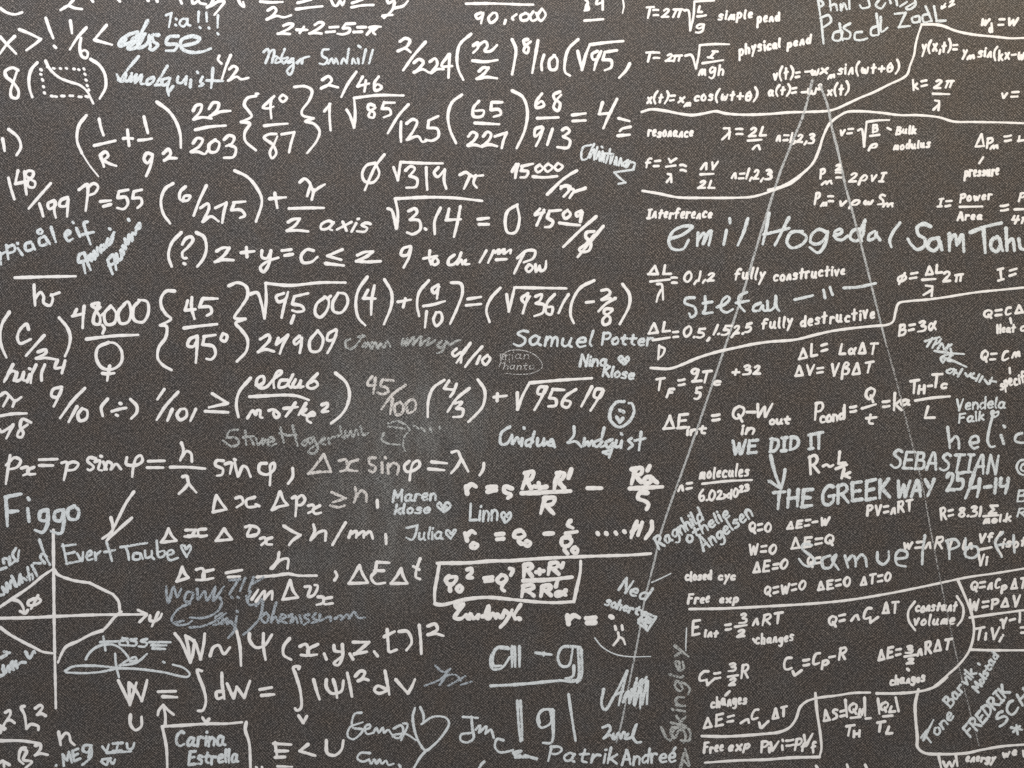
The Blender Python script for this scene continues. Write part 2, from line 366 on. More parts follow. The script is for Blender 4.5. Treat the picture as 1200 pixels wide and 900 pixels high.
TEXT = """
@ 0 0
i formula W 4.2
s 0,38 30,58 70,68 105,58
i formula W 4.2
s 345,0 315,30 285,47 / 285,47 320,28 350,38 385,43 / 430,0 436,8 / 555,0 562,7 / 735,0 738,8 / 692,0 696,4 / 845,0 852,16 / 900,0 905,18 930,3 / 930,3 940,15 965,20 / 1000,0 985,25 970,35 / 985,30 1030,5 1052,8 1030,40 1005,70 / 1118,0 1128,20 1145,32 1140,10
i formula W 4.4 white inequality with exclamation mark and one sixth
s 0,172 30,205 76,252 / 70,170 35,205 0,252 / 90,138 140,158 192,184 / 192,184 160,210 124,236 / 215,85 230,130 250,180 / 254,216 262,224 / 330,97 334,125 338,156 / 405,130 365,175 328,232 / 380,180 374,225 385,265 405,272 412,250 398,236 378,245 / 500,118 442,187 / 442,187 480,198 525,210
i formula W 4.6 white figure eight and tall brackets around the dotted box
s 85,330 60,318 25,335 30,360 60,385 88,430 80,460 55,455 50,430 65,380 78,340 / 175,294 148,325 136,370 140,420 152,456 / 425,278 465,305 492,350 495,410 468,462
i drawing W 3.6 white dotted box crossed by a falling curve
s 213,285 235,325 280,365 330,385 375,400 410,430 425,460 438,486 / 190,325 196,330 / 190,348 194,350 / 198,372 202,378 / 203,405 206,409 / 207,434 211,438 / 240,450 248,452 / 258,452 266,454 / 288,450 302,451 / 328,449 342,450 / 370,454 382,455 / 402,452 414,455 / 222,315 228,318 / 250,320 255,322 / 282,321 286,323 / 310,320 314,322 / 345,323 350,325 / 368,326 372,328 / 393,322 396,326 / 397,347 401,351 / 402,374 406,378 / 408,400 411,404 / 416,420 418,424
i formula W 4.6 white bracket with one over R plus one over nine squared
s 405,542 370,590 362,660 385,720 / 465,558 474,600 486,635 / 442,683 490,672 542,660 / 470,728 480,755 488,782 / 470,728 495,712 508,730 485,752 / 485,752 515,768 545,778 / 598,610 602,650 606,685 / 578,650 600,648 622,650 / 675,548 685,590 694,625 / 650,658 685,655 712,650 / 715,725 690,718 675,745 690,765 715,735 / 715,730 705,780 685,826 / 765,720 790,700 800,722 770,752 / 770,752 795,742 828,742 / 735,478 790,520 825,570 845,630 848,692
i formula W 2.4 thin white tail of the bracket beside one over R
s 385,720 420,775 462,828
i formula W 4.4 white fraction 22 over 203
s 905,520 920,495 945,492 940,520 907,560 / 907,560 950,550 992,556 / 980,510 1000,482 1025,485 1018,515 980,548 / 985,545 1030,525 1080,520 / 915,609 980,595 1058,589 / 905,672 925,648 950,655 935,685 895,712 / 895,712 930,712 960,722 975,705 / 1010,655 980,680 985,712 1015,710 1028,670 1008,658 / 1050,655 1075,635 1098,645 1085,675 1060,685 / 1075,680 1105,695 1095,735 1050,740
i formula W 4.4
s 12,650 18,680 22,708 / 40,606 85,645 98,690 78,728
i signature B 5.2 thick pale blue-grey first name in slanted filled-in strokes, top left
s 692,97 670,140 640,190 605,225 / 645,150 600,165 560,200 560,215 600,205 650,160 / 590,180 575,210 620,195 / 625,180 600,228 640,222 680,160 / 680,160 650,185 650,225 690,205 700,165 / 700,170 705,220 / 745,165 715,165 720,195 740,210 715,235 700,228 / 835,170 790,175 780,205 830,210 820,235 780,238 / 935,178 900,170 850,190 850,225 890,245 950,242 988,228 / 860,215 920,200 938,185
i signature B 3.6 small pale blue-grey 1:a with three exclamation marks
s 778,72 805,62 / 803,62 798,95 792,128 / 825,88 829,92 / 822,116 826,120 / 880,90 855,90 842,112 860,125 880,100 / 878,95 880,115 892,120 / 932,55 930,85 930,105 / 936,128 940,132 / 968,60 970,100 / 978,130 982,134 / 1022,72 1020,130 / 1020,156 1024,162
i signature B 4.4 scribbled pale blue-grey surname under the thick first name
s 650,265 600,325 562,372 548,350 / 555,376 575,382 592,350 / 592,350 586,378 600,380 618,345 / 618,345 612,382 / 615,382 640,350 / 640,350 634,388 / 636,386 665,352 660,392 675,394 / 720,362 692,375 690,395 712,390 725,368 / 785,310 755,360 728,402 / 728,400 755,398 / 790,365 760,378 765,400 785,392 797,368 / 797,368 785,415 792,448 / 792,430 812,405 / 835,360 832,385 850,390 875,360 / 875,360 870,395 / 895,375 892,410 / 925,338 928,342 / 950,362 940,385 955,395 935,405 / 998,320 995,370 990,412 / 970,378 1045,380
i formula W 4
s 1028,262 1022,280 1038,298 / 1082,258 1060,310 1040,372 / 1075,325 1095,310 1112,322 1095,350 1070,380 / 1070,378 1110,360 1130,372 1165,365
i formula W 4.4
s 1200,450 1160,460 1145,490 1165,520 1180,545 1130,572 / 1130,572 1170,580 1148,620 1150,660 1200,705
@ 300 0
i formula W 4 white curly bracket with four degrees over 87
s 0,440 10,440 / 85,452 55,480 32,505 60,508 82,500 / 72,462 68,500 72,555 / 125,445 110,460 125,478 145,460 128,445 / 38,590 90,584 148,580 / 95,628 60,630 38,645 80,680 95,720 75,742 65,715 85,675 100,640 / 120,630 180,620 / 180,620 165,670 155,715
s 180,408 230,405 262,425 250,470 215,520 218,540 270,555 / 270,555 230,570 270,580 298,615 285,660 240,718
s 320,522 348,488 / 345,488 345,550 350,612
i formula W 4.2 white 2/46 above root 85 over 125
s 310,375 340,358 355,375 330,405 305,415 / 305,415 335,400 385,410 / 470,338 430,395 400,455 / 500,360 475,405 / 475,405 530,392 / 515,378 512,405 508,430 / 575,360 555,390 560,425 590,410 570,395 558,405
s 425,515 440,540 460,598 / 460,598 465,530 460,460 / 460,460 570,447 692,448
s 555,495 530,490 525,510 555,530 550,552 528,545 540,520 560,505 / 600,480 590,510 / 600,482 650,482 / 592,510 625,512 632,535 600,550 / 715,490 670,540 618,625
s 680,572 678,620 680,665 / 705,580 735,560 755,570 740,610 708,655 / 708,655 760,640 780,665 800,660 / 810,565 855,545 / 810,565 805,600 / 805,600 850,605 855,640 825,660 795,655
i formula W 4.4 white bracket with 65 over 227
s 965,445 920,480 900,540 910,610 938,672 / 1045,475 1020,505 1020,545 1060,545 1068,520 1030,520 / 1105,480 1155,480 / 1105,480 1100,515 / 1100,515 1140,515 1148,535 1115,548 / 1025,577 1140,583
s 995,640 1015,620 1035,630 1025,655 992,682 / 992,682 1030,680 1060,690 / 1065,640 1085,618 1102,630 1090,660 1060,685 / 1060,685 1095,678 1130,686 / 1120,640 1175,622 / 1175,622 1160,660 1152,695
i formula W 4
s 20,8 70,12 125,10 / 55,50 85,35 95,50 75,75 50,92 / 50,92 95,75 130,82 165,72
s 195,14 260,0 / 188,44 250,36 312,30 / 352,0 365,25 378,28 395,5 405,25 415,5 / 448,35 500,26 552,24 / 450,15 500,0 / 615,0 620,15 650,0 / 650,10 640,45 600,85 / 600,80 590,75 640,70 / 650,38 690,28 712,5
i formula W 4
t 2+2=5=π|102,160,585,160,52,3
i signature B 3.6
s 35,245 55,230 60,260 45,298 / 45,295 70,240 85,235 75,298 80,270 100,265 90,295 120,285 105,270 / 135,230 120,275 130,298 150,270 130,275 / 170,275 150,295 175,290 / 175,275 175,320 160,350 145,335 175,300 / 190,295 210,275 195,300 / 215,298 220,275 250,265
s 340,232 315,235 310,260 335,280 320,302 298,298 / 340,298 355,275 365,298 375,275 385,300 / 400,298 410,275 425,298 / 435,230 425,298 / 450,298 455,275 468,298 / 480,215 490,222 / 478,275 482,298 / 515,232 500,298 / 548,235 530,298
i formula W 4.4 white 2/224 and bracket with n over z
s 675,195 700,180 722,190 705,220 665,240 / 665,240 700,228 725,245 / 795,197 740,260 690,330 / 740,295 765,278 785,292 770,315 740,340 / 740,340 780,325 810,340 / 815,290 840,275 850,300 820,342 / 820,342 850,325 880,325 / 905,255 870,310 920,310 / 908,255 905,310 902,365
s 1008,160 955,210 942,280 950,330 972,375 / 1018,215 1040,200 1040,225 1018,248 / 1040,215 1075,195 1085,215 1072,240 1100,240 1130,212 / 1015,285 1075,290 1132,282 / 1045,335 1065,318 1090,318 / 1090,318 1070,345 1035,370 / 1035,370 1080,362 1130,368
i formula W 4
s 985,18 1090,17 1200,20 / 1055,60 1030,72 1040,90 1065,70 / 1065,62 1055,110 / 1110,62 1090,85 1100,108 1130,85 1125,62 1108,62 / 1170,95 1165,112
i formula W 4.2 white struck-out zero, root 319 and pi
s 560,765 520,775 498,815 510,850 550,855 578,815 565,775 / 602,725 560,780 510,892
s 645,785 665,845 / 665,845 678,760 / 678,760 780,765 875,766 / 700,800 725,780 745,790 720,825 / 720,825 755,840 750,875 705,880 / 798,785 800,850 803,890 / 855,785 835,810 850,830 885,795 / 885,795 882,850 892,885
s 955,820 985,808 1010,825 1065,822 / 1005,820 975,885 / 1030,822 1020,860 1035,880
@ 600 0
i formula W 4
s 0,20 50,22 100,22 / 20,68 0,85 5,92 / 65,62 40,75 45,95 72,92 80,72 60,60 / 100,55 85,78 95,98 120,85 112,60 / 140,42 120,75 135,98 158,70 145,45
i formula W 4
s 345,0 355,10 345,50 350,20 360,45 340,50 / 400,0 395,20 425,10 / 425,0 425,45 / 340,97 385,94 428,90
i formula W 2.4
s 520,0 524,30 518,62
i formula W 4.4
s 0,185 18,230 10,300 0,350 / 75,185 55,190 60,210 78,225 70,250 55,240 65,215 88,195 / 122,190 110,260 95,342 / 150,258 138,300 140,330 / 200,260 175,285 180,325 205,325 212,280 195,258
s 310,185 265,230 248,290 250,340 272,355 / 308,240 318,285 328,328 / 328,328 345,260 365,210 / 365,210 440,200 522,193 / 400,240 375,255 380,280 400,275 418,240 / 415,245 395,290 385,328 / 435,245 493,236 / 435,248 425,280 / 425,280 465,285 465,315 435,330 / 552,298 535,330 502,365
i formula W 4.4 white 68 over 913 equals four
s 0,425 50,455 72,520 60,610 22,695 / 140,440 112,480 115,505 150,495 140,475 115,490 / 225,430 195,445 200,465 225,485 215,520 195,505 205,475 230,445 / 118,555 165,553 218,551
s 140,595 110,605 108,640 145,610 / 145,600 130,650 112,685 / 190,605 165,680 / 235,610 255,600 270,615 240,640 / 240,640 272,660 262,692 212,690
s 282,540 345,532 / 285,568 345,565 / 425,480 408,535 / 408,535 455,532 / 492,465 455,540 428,602
s 500,555 550,568 / 555,595 515,605 505,615 / 495,637 552,632
i signature B 3.4 thin pale signature slanting down beside the four
s 370,680 335,690 325,720 330,750 350,745 / 385,675 355,740 / 365,740 385,700 385,750 / 400,690 385,745 / 420,688 424,692 / 395,745 410,710 410,755 / 425,710 418,755 435,720 430,760 / 460,700 440,765 / 430,720 475,722 / 465,730 460,768 475,730 / 480,770 490,735 490,775 / 500,775 510,740 515,778 / 530,780 545,750 520,770 535,785 555,755 / 555,760 575,765 570,790 / 570,795 480,808 / 480,808 500,830 532,856 / 532,856 500,862
i formula W 4.4
s 20,770 0,805 / 30,770 20,800 15,835 / 45,780 98,768 / 50,780 42,800 / 42,800 75,805 65,830 40,832 / 98,828 150,832 212,826
i formula W 3.8
s 130,772 110,790 120,808 145,790 130,772 / 170,768 152,785 165,805 190,785 170,768 / 215,765 200,785 215,800 238,780 218,766 / 305,800 240,840 175,900 / 228,885 250,868 275,875 262,900 / 300,895 345,880
i formula W 3
t T|632,82,665,82,52
t =|662,78,685,78,50
t 2|702,80,735,80,48
t π|755,80,800,80,52
s 808,50 825,48 835,143 / 835,143 850,80 855,8 / 855,8 900,5 948,3
t L|872,60,890,60,32
s 868,78 890,76 908,72
t g|860,140,902,135,40
i note W 3.2
t simple|968,94,1125,85,45
t pend|1148,108,1255,98,48
i formula W 3
t T|632,292,668,290,50
t =|662,275,690,275,40
t 2|720,288,750,288,40
t π|758,286,798,284,34
s 812,262 840,258 862,322 / 862,322 875,260 880,212 / 880,212 950,207 1018,208
t I|918,270,960,275,42
s 892,297 940,290 990,282
t mgh|876,350,990,350,55
i note W 3.2
t physi|1062,262,1192,235,55
@ 900 0
t cal|0,232,62,220,45
t pend|88,222,208,200,45
@ 600 0
i formula W 3
t x(t)=|634,482,765,475,52
t x|780,482,808,482,50
t m|808,498,835,495,28
t cos(ωt+θ)|858,475,1150,470,50
i ruled_line W 3.4
s 608,525 650,513 720,520 780,532 845,540 900,532 955,522 1000,532 1080,538 1200,535 1300,527 1380,525 1480,520 1520,510 1575,485 1640,455 1690,435 1760,400 1850,352 1865,310 1885,255 1890,220 1900,175 1920,115 / 1920,115 1980,115 2020,122 2080,145 2160,162 2260,172 2340,180 2400,178
i note W 3
t resonance|638,640,845,640,50
i formula W 3
t λ|985,660,1030,650,62
t =|1050,632,1080,632,40
t 2L|1110,640,1190,638,42
s 1105,660 1170,655
t n|1128,702,1162,702,40
i formula W 3
t f=|628,785,695,785,55
t v|735,760,770,760,35
s 722,782 766,776
t λ|725,855,750,850,48
t =|788,800,815,805,38
t nv|885,795,965,795,60
s 882,818 945,815
t 2L|872,882,948,882,38
t n=1,2,3|1030,838,1215,840,48
@ 900 0
t 3|0,838,18,838,48
i formula W 3
t n=1,2,3|40,662,215,672,48
i formula W 3
t v(t)=|30,375,150,365,55
s 175,337 200,335
t ω|205,352,240,348,50
t x|245,350,282,348,50
t m|282,372,312,365,30
t sin(ωt+θ)|328,350,615,335,52
i formula W 3
t a(t)=|5,450,135,438,50
s 158,433 178,432
t ω|188,445,230,440,50
t 2|235,420,252,418,26
t x(t)|280,445,380,438,52
i formula W 3
t v=|342,635,400,632,45
s 422,612 438,605 450,688 / 450,688 462,572 / 462,572 510,565 568,563
t B|490,620,515,615,38
s 478,638 522,632
t ρ|470,695,512,690,38
s 560,600 575,608
i note W 3
t Bulk|600,630,692,625,42
t modulus|590,700,760,690,42
i formula W 3
t P|245,835,270,832,42
t m|252,868,298,862,32
t 2|318,800,340,798,28
t =|318,832,342,832,30
t 2ρvI|380,852,555,850,50
i ruled_line W 3.2
s 0,892 60,875 110,850 160,815 210,765 240,700 255,650 285,585 310,560 340,540 370,525 430,522 520,528 620,540 700,540 800,550 870,570 960,572 1080,574 1200,578
i signature B 3.4
s 235,0 240,40 245,75 / 245,0 260,20 240,35 / 290,0 295,50 / 290,30 315,20 325,50 / 340,20 342,50 / 345,48 355,15 370,45 / 380,0 382,42 / 470,0 475,30 440,38 430,25 / 520,0 505,25 530,40 550,15 / 575,15 570,0 / 600,0 605,25 / 620,30 650,10 / 690,0 690,25 660,45 645,40 690,10
i signature B 3.6 thin blue-grey name in spaced letters at the top edge
s 248,85 260,205 / 245,85 285,72 295,100 258,130 / 345,145 310,155 305,185 335,190 350,150 / 335,110 350,190 / 385,110 355,130 385,155 380,180 355,182 / 440,150 410,155 408,185 440,188 465,180 / 520,120 485,135 485,165 515,165 / 508,65 520,160 / 528,80 532,150 560,130 / 595,65 645,60 / 645,60 612,130 / 612,128 665,122 / 705,75 675,85 680,105 708,100 710,75 712,105 / 755,65 725,75 730,105 760,100 / 738,30 768,100 / 778,30 790,100 / 790,100 832,97
i formula W 2.6
t ↙2|815,48,878,20,26
i formula W 3
t W|1002,120,1038,120,35
t d|1040,155,1058,150,40
t =W|1080,120,1172,120,38
i formula W 3
t y(x,t)=|722,245,888,238,58
t y|912,262,932,262,48
t m|935,280,965,275,34
t sin|985,268,1045,265,50
t (kx-ω|1060,280,1200,275,58
i formula W 3
t k=|682,420,748,408,55
t 2π|778,412,870,412,46
s 772,440 850,442
t λ|775,522,805,520,55
i formula W 3
t v=|1098,458,1175,455,42
i formula W 3
t Δ|972,690,1012,688,62
t P|1025,692,1055,690,55
t m|1042,698,1075,695,28
t =|1108,665,1138,660,38
t v|1170,665,1215,680,50
i note W 3
s 1008,738 990,765
t pressure|920,825,1080,820,50
i pencil_line P 3 grey straight line sloping down left from the wave formula
@ 0 0
s 3808,375 3795,430 3765,540 3720,650 3660,800 3630,890 3540,1180 3480,1380 3380,1680 3230,2120 3100,2490 3070,2620 3020,2820 2990,3000 2950,3200 2915,3380 2890,3480
i pencil_line P 3.2 grey straight line sloping down right from the wave formula
s 3845,400 3880,500 3900,600 3930,720 3960,860 4000,1010 4050,1200 4100,1400 4150,1600
i pencil_line Q 2.6
s 4150,1600 4200,1780 4260,2020 4320,2260 4365,2500
i pencil_line Q 2.2
s 4365,2500 4420,2780 4480,3060 4545,3330 4590,3500
@ 0 200
i formula W 4.4 white 148/199 and rho equals 55
s 40,35 52,85 68,135 / 85,0 72,60 / 72,62 130,50 / 115,5 118,60 125,112 / 140,40 120,20 130,2 155,5 155,25 130,50 135,75 160,78 165,55 140,40 / 238,60 185,120 135,178 / 185,155 195,185 203,215 / 255,140 225,155 232,180 262,160 260,145 255,190 262,220 / 318,125 285,140 280,165 310,165 320,130 318,170 315,215
s 370,90 410,65 412,100 402,188 / 410,80 440,60 460,75 445,105 420,115 / 470,145 520,140 / 485,168 520,158 / 558,98 600,90 / 558,98 552,125 / 552,128 590,125 600,155 580,180 550,175 / 628,98 664,90 / 628,98 622,130 / 622,130 660,130 665,155 645,175
i formula W 4.4 white bracketed six over 275
s 812,60 775,85 755,140 765,200 798,248 / 870,75 845,100 845,135 880,140 892,120 865,120 858,145 / 968,70 935,140 908,212 / 940,175 975,155 980,175 950,240 / 950,240 990,215 1025,238 / 1010,175 1062,150 / 1062,150 1050,195 1042,245 / 1095,150 1150,145 / 1100,150 1085,185 / 1085,185 1130,185 1148,210 1125,222 / 1100,0 1160,30 1200,75 1228,140 1200,240
i signature B 4.4
s -20,405 10,390 30,380 / 0,385 5,440 / 30,350 40,415 / 32,360 65,350 70,375 40,388 / 85,365 105,395 / 82,340 84,343 / 145,335 120,345 125,375 155,365 150,340 165,370 / 210,308 185,320 190,350 222,340 215,312 235,345 / 190,275 175,285 190,298 200,285 190,275 / 240,265 262,335 / 305,310 330,290 320,280 305,300 320,330 340,320 / 358,270 375,308 / 342,242 344,245 / 410,240 395,245 405,290 425,345 / 385,300 440,288
i signature B 4.6 two scribbled pale names climbing to the right
s 395,385 372,395 370,430 385,425 400,480 / 395,385 410,430 425,465 / 375,430 420,415 / 415,400 430,425 425,390 445,415 440,375 458,400 455,360 475,385 / 475,350 470,375 490,365 488,345 500,360 / 505,320 500,350 520,340 535,290 / 535,290 515,330 / 513,272 517,275
s 505,420 515,450 528,485 / 505,420 530,395 545,465 / 510,445 550,430 / 545,390 555,420 570,410 565,370 580,395 575,350 590,370 585,330 / 585,320 600,345 605,300 620,330 620,290 635,300 640,275 655,270 655,245 635,270 / 602,228 606,234
i formula W 4.4 white hr under a short level line
s 70,502 200,498 355,495 / 160,535 162,585 165,632 / 165,600 190,570 205,590 205,620 235,632 248,600 240,580 / 240,585 278,572
i formula W 4.6 white bracketed question mark followed by z plus
s 850,290 805,340 790,400 805,450 / 855,345 870,320 895,310 905,325 880,360 855,385 860,410 875,410 / 862,435 868,438 / 920,290 955,310 968,360 955,410 925,450 / 1015,378 1045,362 1075,362 / 1075,362 1050,398 1008,428 / 1008,428 1045,418 1095,420 / 1155,360 1158,405 / 1130,385 1192,378
i formula W 4.6
s 45,662 10,720 0,780 10,830 30,875 / 135,745 125,720 95,745 82,785 95,810 125,800 145,790 / 208,772 160,825 122,868 / 178,850 215,840 215,855 170,880 / 170,880 215,878 262,885 / 278,690 315,735 330,780 322,830 305,870
i formula W 4.6 white 48,000 above a line and a circle-and-cross sign
s 360,650 345,680 / 340,682 395,670 / 395,635 390,690 388,738 / 455,650 430,630 465,622 450,650 470,680 485,670 / 470,640 445,670 440,715 465,720 470,690 455,660 / 480,725 490,740 482,762 / 520,635 490,670 500,720 535,715 545,670 520,632 / 585,625 555,665 565,715 600,710 615,660 600,615 580,625 / 655,610 625,645 630,700 670,710 695,670 690,615 650,605 / 405,790 530,775 648,770
s 510,805 460,830 452,880 480,925 530,930 568,900 570,845 540,810 505,805 / 515,915 508,950 503,984 / 480,950 508,953 536,949
i formula W 4.6 white curly bracket with 45 over 95 degrees
s 820,565 780,565 755,600 758,640 780,675 802,695 752,725 / 752,725 780,730 778,780 745,830 740,880 765,912 805,935 / 880,610 868,655 / 868,655 915,650 / 900,595 898,640 912,695 / 950,600 1020,600 / 950,600 935,640 / 935,640 985,640 992,665 970,680 / 862,738 940,728 1018,720
s 925,775 890,790 880,820 905,825 928,785 / 925,780 922,850 918,900 / 955,778 1010,770 / 958,780 950,815 / 950,815 1000,825 1010,860 990,885 968,882 / 1045,765 1035,790 1055,800 1065,775 1045,762
s 1072,540 1115,525 1155,545 1160,590 1130,640 1100,690 1150,695 / 1150,695 1105,715 1130,745 1160,790 1155,845 1110,895
@ 300 200
i formula W 4.4
s 88,105 100,175 / 62,132 140,125 / 205,55 228,38 250,55 270,95 295,80 322,65 / 255,70 240,120 / 272,90 262,135 / 155,178 240,175 318,175 / 150,242 175,228 205,226 / 205,226 185,255 145,282 / 145,282 195,280 245,285
i note W 4
t axis|305,275,535,290,75,3
i formula W 4.4 white root 3.14 equals zero
s 618,178 635,185 658,272 / 658,272 665,200 652,130 / 652,132 800,125 930,128 1060,142 / 715,190 745,178 755,195 722,230 / 722,230 765,235 770,275 735,298 708,290 / 792,272 797,276 / 865,175 838,235 838,298 / 905,180 895,225 / 890,232 960,228 / 958,168 945,240 928,310 / 1040,228 1092,222 / 1045,252 1090,252
s 1225,160 1180,190 1168,240 1180,290 1215,290 1235,230 1225,170
i formula W 4.6 white y equals c less or equal z
s 28,375 28,405 50,412 70,380 / 70,375 60,440 35,475 20,455 55,425 105,408 / 122,375 165,370 / 135,398 172,392 / 270,375 240,370 212,400 220,430 260,428 288,405 / 405,370 335,400 / 335,400 400,418 / 325,435 412,445 / 475,397 510,382 548,380 / 548,380 520,402 470,425 / 470,425 520,428 585,425
i formula W 4.2
s 725,355 690,365 680,395 710,395 728,355 720,400 692,455
s 815,375 812,410 820,440 / 785,412 850,400 / 842,405 825,425 835,442 855,430 845,408 / 930,395 905,415 902,440 925,440 948,415 962,385 / 962,385 942,440 / 944,438 962,418 968,440 / 975,432 985,418 978,438 1000,438
s 1080,375 1048,430 / 1115,375 1088,432 / 1120,385 1140,370 1135,390 1165,368 1160,390 1195,370 1192,388 / 1125,418 1175,415
i formula W 4.4 white root 9,500 times four in brackets
s -30,580 5,572 25,620 40,692 / 40,692 48,600 45,528 / 45,528 160,538 300,525 420,525 / 130,575 95,590 105,615 140,600 150,570 / 140,600 128,650 120,690 / 180,590 245,575 / 180,590 170,625 / 170,625 215,635 225,655 195,662 170,655 / 178,680 165,715
s 325,592 285,625 278,670 300,688 335,650 340,605 320,590 / 335,600 350,588 / 385,575 360,620 365,660 400,665 430,620 420,580 385,572 / 522,498 480,560 468,620 480,690 512,725 / 525,560 505,595 / 502,598 560,600 / 555,540 542,610 540,675 / 602,510 635,570 635,630 600,720
s 700,600 690,640 / 665,615 725,605
i formula W 4.2 white bracketed nine tenths with equals sign
s 810,515 765,570 755,630 765,682 / 855,535 825,555 835,575 860,545 / 855,545 848,600 / 785,635 830,628 885,612 / 800,660 792,735 / 845,665 832,700 845,728 872,700 865,665 845,665 / 915,525 960,530 968,570 945,640 910,718 / 992,602 1055,592 / 985,632 1055,625
s 1145,550 1100,600 1080,655 1095,710 / 1175,580 1185,660 / 1185,660 1200,600 1212,548 / 1212,548 1330,550 1455,552 / 1275,575 1245,600 1260,620 1285,590 / 1275,585 1262,630 1250,670 / 1310,590 1340,580 1330,610 1310,622 / 1312,622 1350,630 1345,665 1305,682 / 1400,580 1365,620 1360,665 1382,675 1390,640 1365,640 / 1465,580 1440,620 1418,668
i formula W 4.4 white bracket minus two eighths
s 1585,515 1520,550 1480,620 1475,680 1490,715 / 1548,618 1582,614 / 1620,562 1650,558 1660,575 1620,605 / 1620,605 1660,598 / 1685,598 1640,625 1605,660 / 1670,650 1640,648 1630,665 1660,690 1655,715 1630,722 1625,700 1672,655 / 1718,532 1750,580 1750,630 1705,720
i formula W 4.4 white number 24909
s 20,790 60,770 65,790 10,850 / 10,850 45,838 85,848 / 105,785 95,815 / 95,815 150,770 / 150,770 125,820 112,858 / 205,775 178,800 185,815 215,790 / 215,785 212,820 205,855 / 290,750 252,800 258,845 295,845 315,790 290,750 / 375,745 340,765 335,795 365,790 380,750 / 375,770 355,820 335,855
i signature F 3.6 faded grey half wiped signature
s 440,790 420,800 425,830 450,835 485,800 500,770 / 480,780 510,775 / 500,825 510,805 515,830 525,805 535,825 545,835 / 545,805 540,835 560,805 570,835 585,810 600,830 615,800 630,825
s 690,790 685,820 700,800 710,785 705,820 720,800 740,780 735,820 750,800 775,775 770,820 790,800 815,785 800,820 840,795 / 870,800 850,820 870,830 890,805 870,850 850,855 / 890,800 910,815 940,798 960,795
i formula W 4.2
s 940,835 920,855 930,870 960,850 / 985,830 965,860 960,900 / 1005,808 970,860 940,900 / 1060,825 1010,880 980,920 / 1050,870 1035,905 / 1085,865 1060,890 1075,910 1098,880 1085,868
@ 600 200
i formula W 4.4
s 130,180 108,205 / 108,208 150,195 / 150,185 130,225 115,258 / 175,190 230,185 / 175,192 165,220 / 165,222 192,240 180,262 155,265 / 260,185 240,205 250,225 275,205 262,187 / 325,188 300,200 305,215 330,195 / 330,195 320,240 / 222,245 270,252 318,256
s 395,215 320,280 240,358 / 385,285 350,290 345,310 370,340 360,375 325,380 315,370 345,345 385,300 / 428,260 370,330 308,405
i note W 4.2
s 55,390 30,440 10,482 / 25,410 70,375 108,378 100,410 55,430 / 80,440 65,460 78,475 98,455 85,440 / 110,440 112,475 130,445 / 128,450 135,470 155,460 160,425
i formula W 4.4
s 165,112 240,40 300,0 / 230,75 260,75 268,90 242,122 / 265,85 290,90 270,128 / 290,100 345,85
i ruled_line W 3.2
s 612,95 690,108 775,125 900,128 1060,127 1130,122 1200,102 1260,80 1310,60 1350,30
i note W 3.2
t Interference|634,222,935,222,48
i signature B 4.7 large pale blue-grey name in spaced letters across the right half
s 740,320 800,300 845,262 800,262 755,285 735,330 750,365 800,368 828,325 / 872,292 870,322 868,352 / 870,330 898,292 905,302 895,345 / 896,342 922,290 934,282 930,315 922,350 / 1005,280 992,348 / 1020,225 1022,245 / 1105,225 1085,290 1058,350
s 1205,200 1190,280 1175,345 / 1180,300 1300,270
@ 900 200
s 98,220 65,285 32,350 / 160,285 110,290 88,335 110,362 160,345 180,310 150,288 / 275,290 240,275 205,300 200,335 230,345 265,320 280,285 / 280,290 265,350 235,385 195,360 / 310,305 345,290 340,275 315,285 315,315 345,325 375,305 / 440,275 400,280 385,315 410,330 440,310 455,230 / 455,235 430,290 440,330 / 500,285 475,300 470,325 500,315 510,290 / 505,300 525,325 / 618,245 585,290 570,330 578,358
i signature B 5.4 large retraced blue-grey name running off the right edge
s 762,262 730,250 700,265 705,300 735,320 735,350 700,370 670,345 655,320 / 800,315 760,325 750,360 780,375 810,335 / 800,325 815,370 / 850,295 850,375 / 850,330 875,300 885,350 / 890,340 910,300 918,380 / 948,290 1020,262 1095,245 / 1010,275 1018,385 / 1075,310 1050,325 1045,360 1070,380 1090,345 1080,312 1100,375 / 1115,270 1120,375 / 1120,340 1145,320 1155,375 / 1175,320 1185,365 1200,370
@ 600 200
i formula W 3.2
t ΔL|638,488,745,488,52
s 648,520 740,510
t =|748,525,772,525,30
s 680,532 700,532 706,560 708,605 / 698,560 685,585 677,615
t 0,1,2|808,520,948,515,50
i note W 3.2
t fully|1048,510,1185,510,55
i signature B 4.2 blue-grey first name between the two wave length formulas
s 855,595 815,600 810,620 855,640 862,670 840,688 830,670 / 905,590 905,650 895,668 940,665 / 895,622 938,615 / 960,640 1000,625 1020,600 1010,590 985,610 980,650 1005,665 1035,650 / 1100,570 1065,590 1065,630 1090,660 / 1050,620 1110,610 / 1165,620 1135,635 1130,655 1160,655 1175,630 1180,655 1200,655 / 1197,612 1202,655 1225,645 1236,588 / 1236,588 1240,640 1252,658
i signature B 4.2
s 1325,605 1410,585 / 1460,560 1467,597 / 1490,547 1502,582
i signature B 4.6
s 1555,550 1620,546 1705,528
i signature B 3.8
t Samuel|8,820,380,825,72
t Potter|422,815,660,820,55
i formula W 3.2
t ΔL|640,765,740,755,52
s 660,795 740,782
t =|755,780,778,778,30
s 690,820 685,885 / 690,825 715,835 705,865 685,880
t 0.5,|805,780,925,785,50
t 1.5,|945,770,1040,770,50
t 2.5|1040,770,1130,755,42
i note W 3.2
t fully|1175,740,1315,730,55
@ 900 200
i formula W 3
t P|218,160,242,160,58
t m|248,168,275,165,30
t =|282,145,305,145,35
t vρ|340,165,430,162,42
t ω|450,160,492,158,35
t S|515,158,548,158,55
t m|540,172,585,170,30
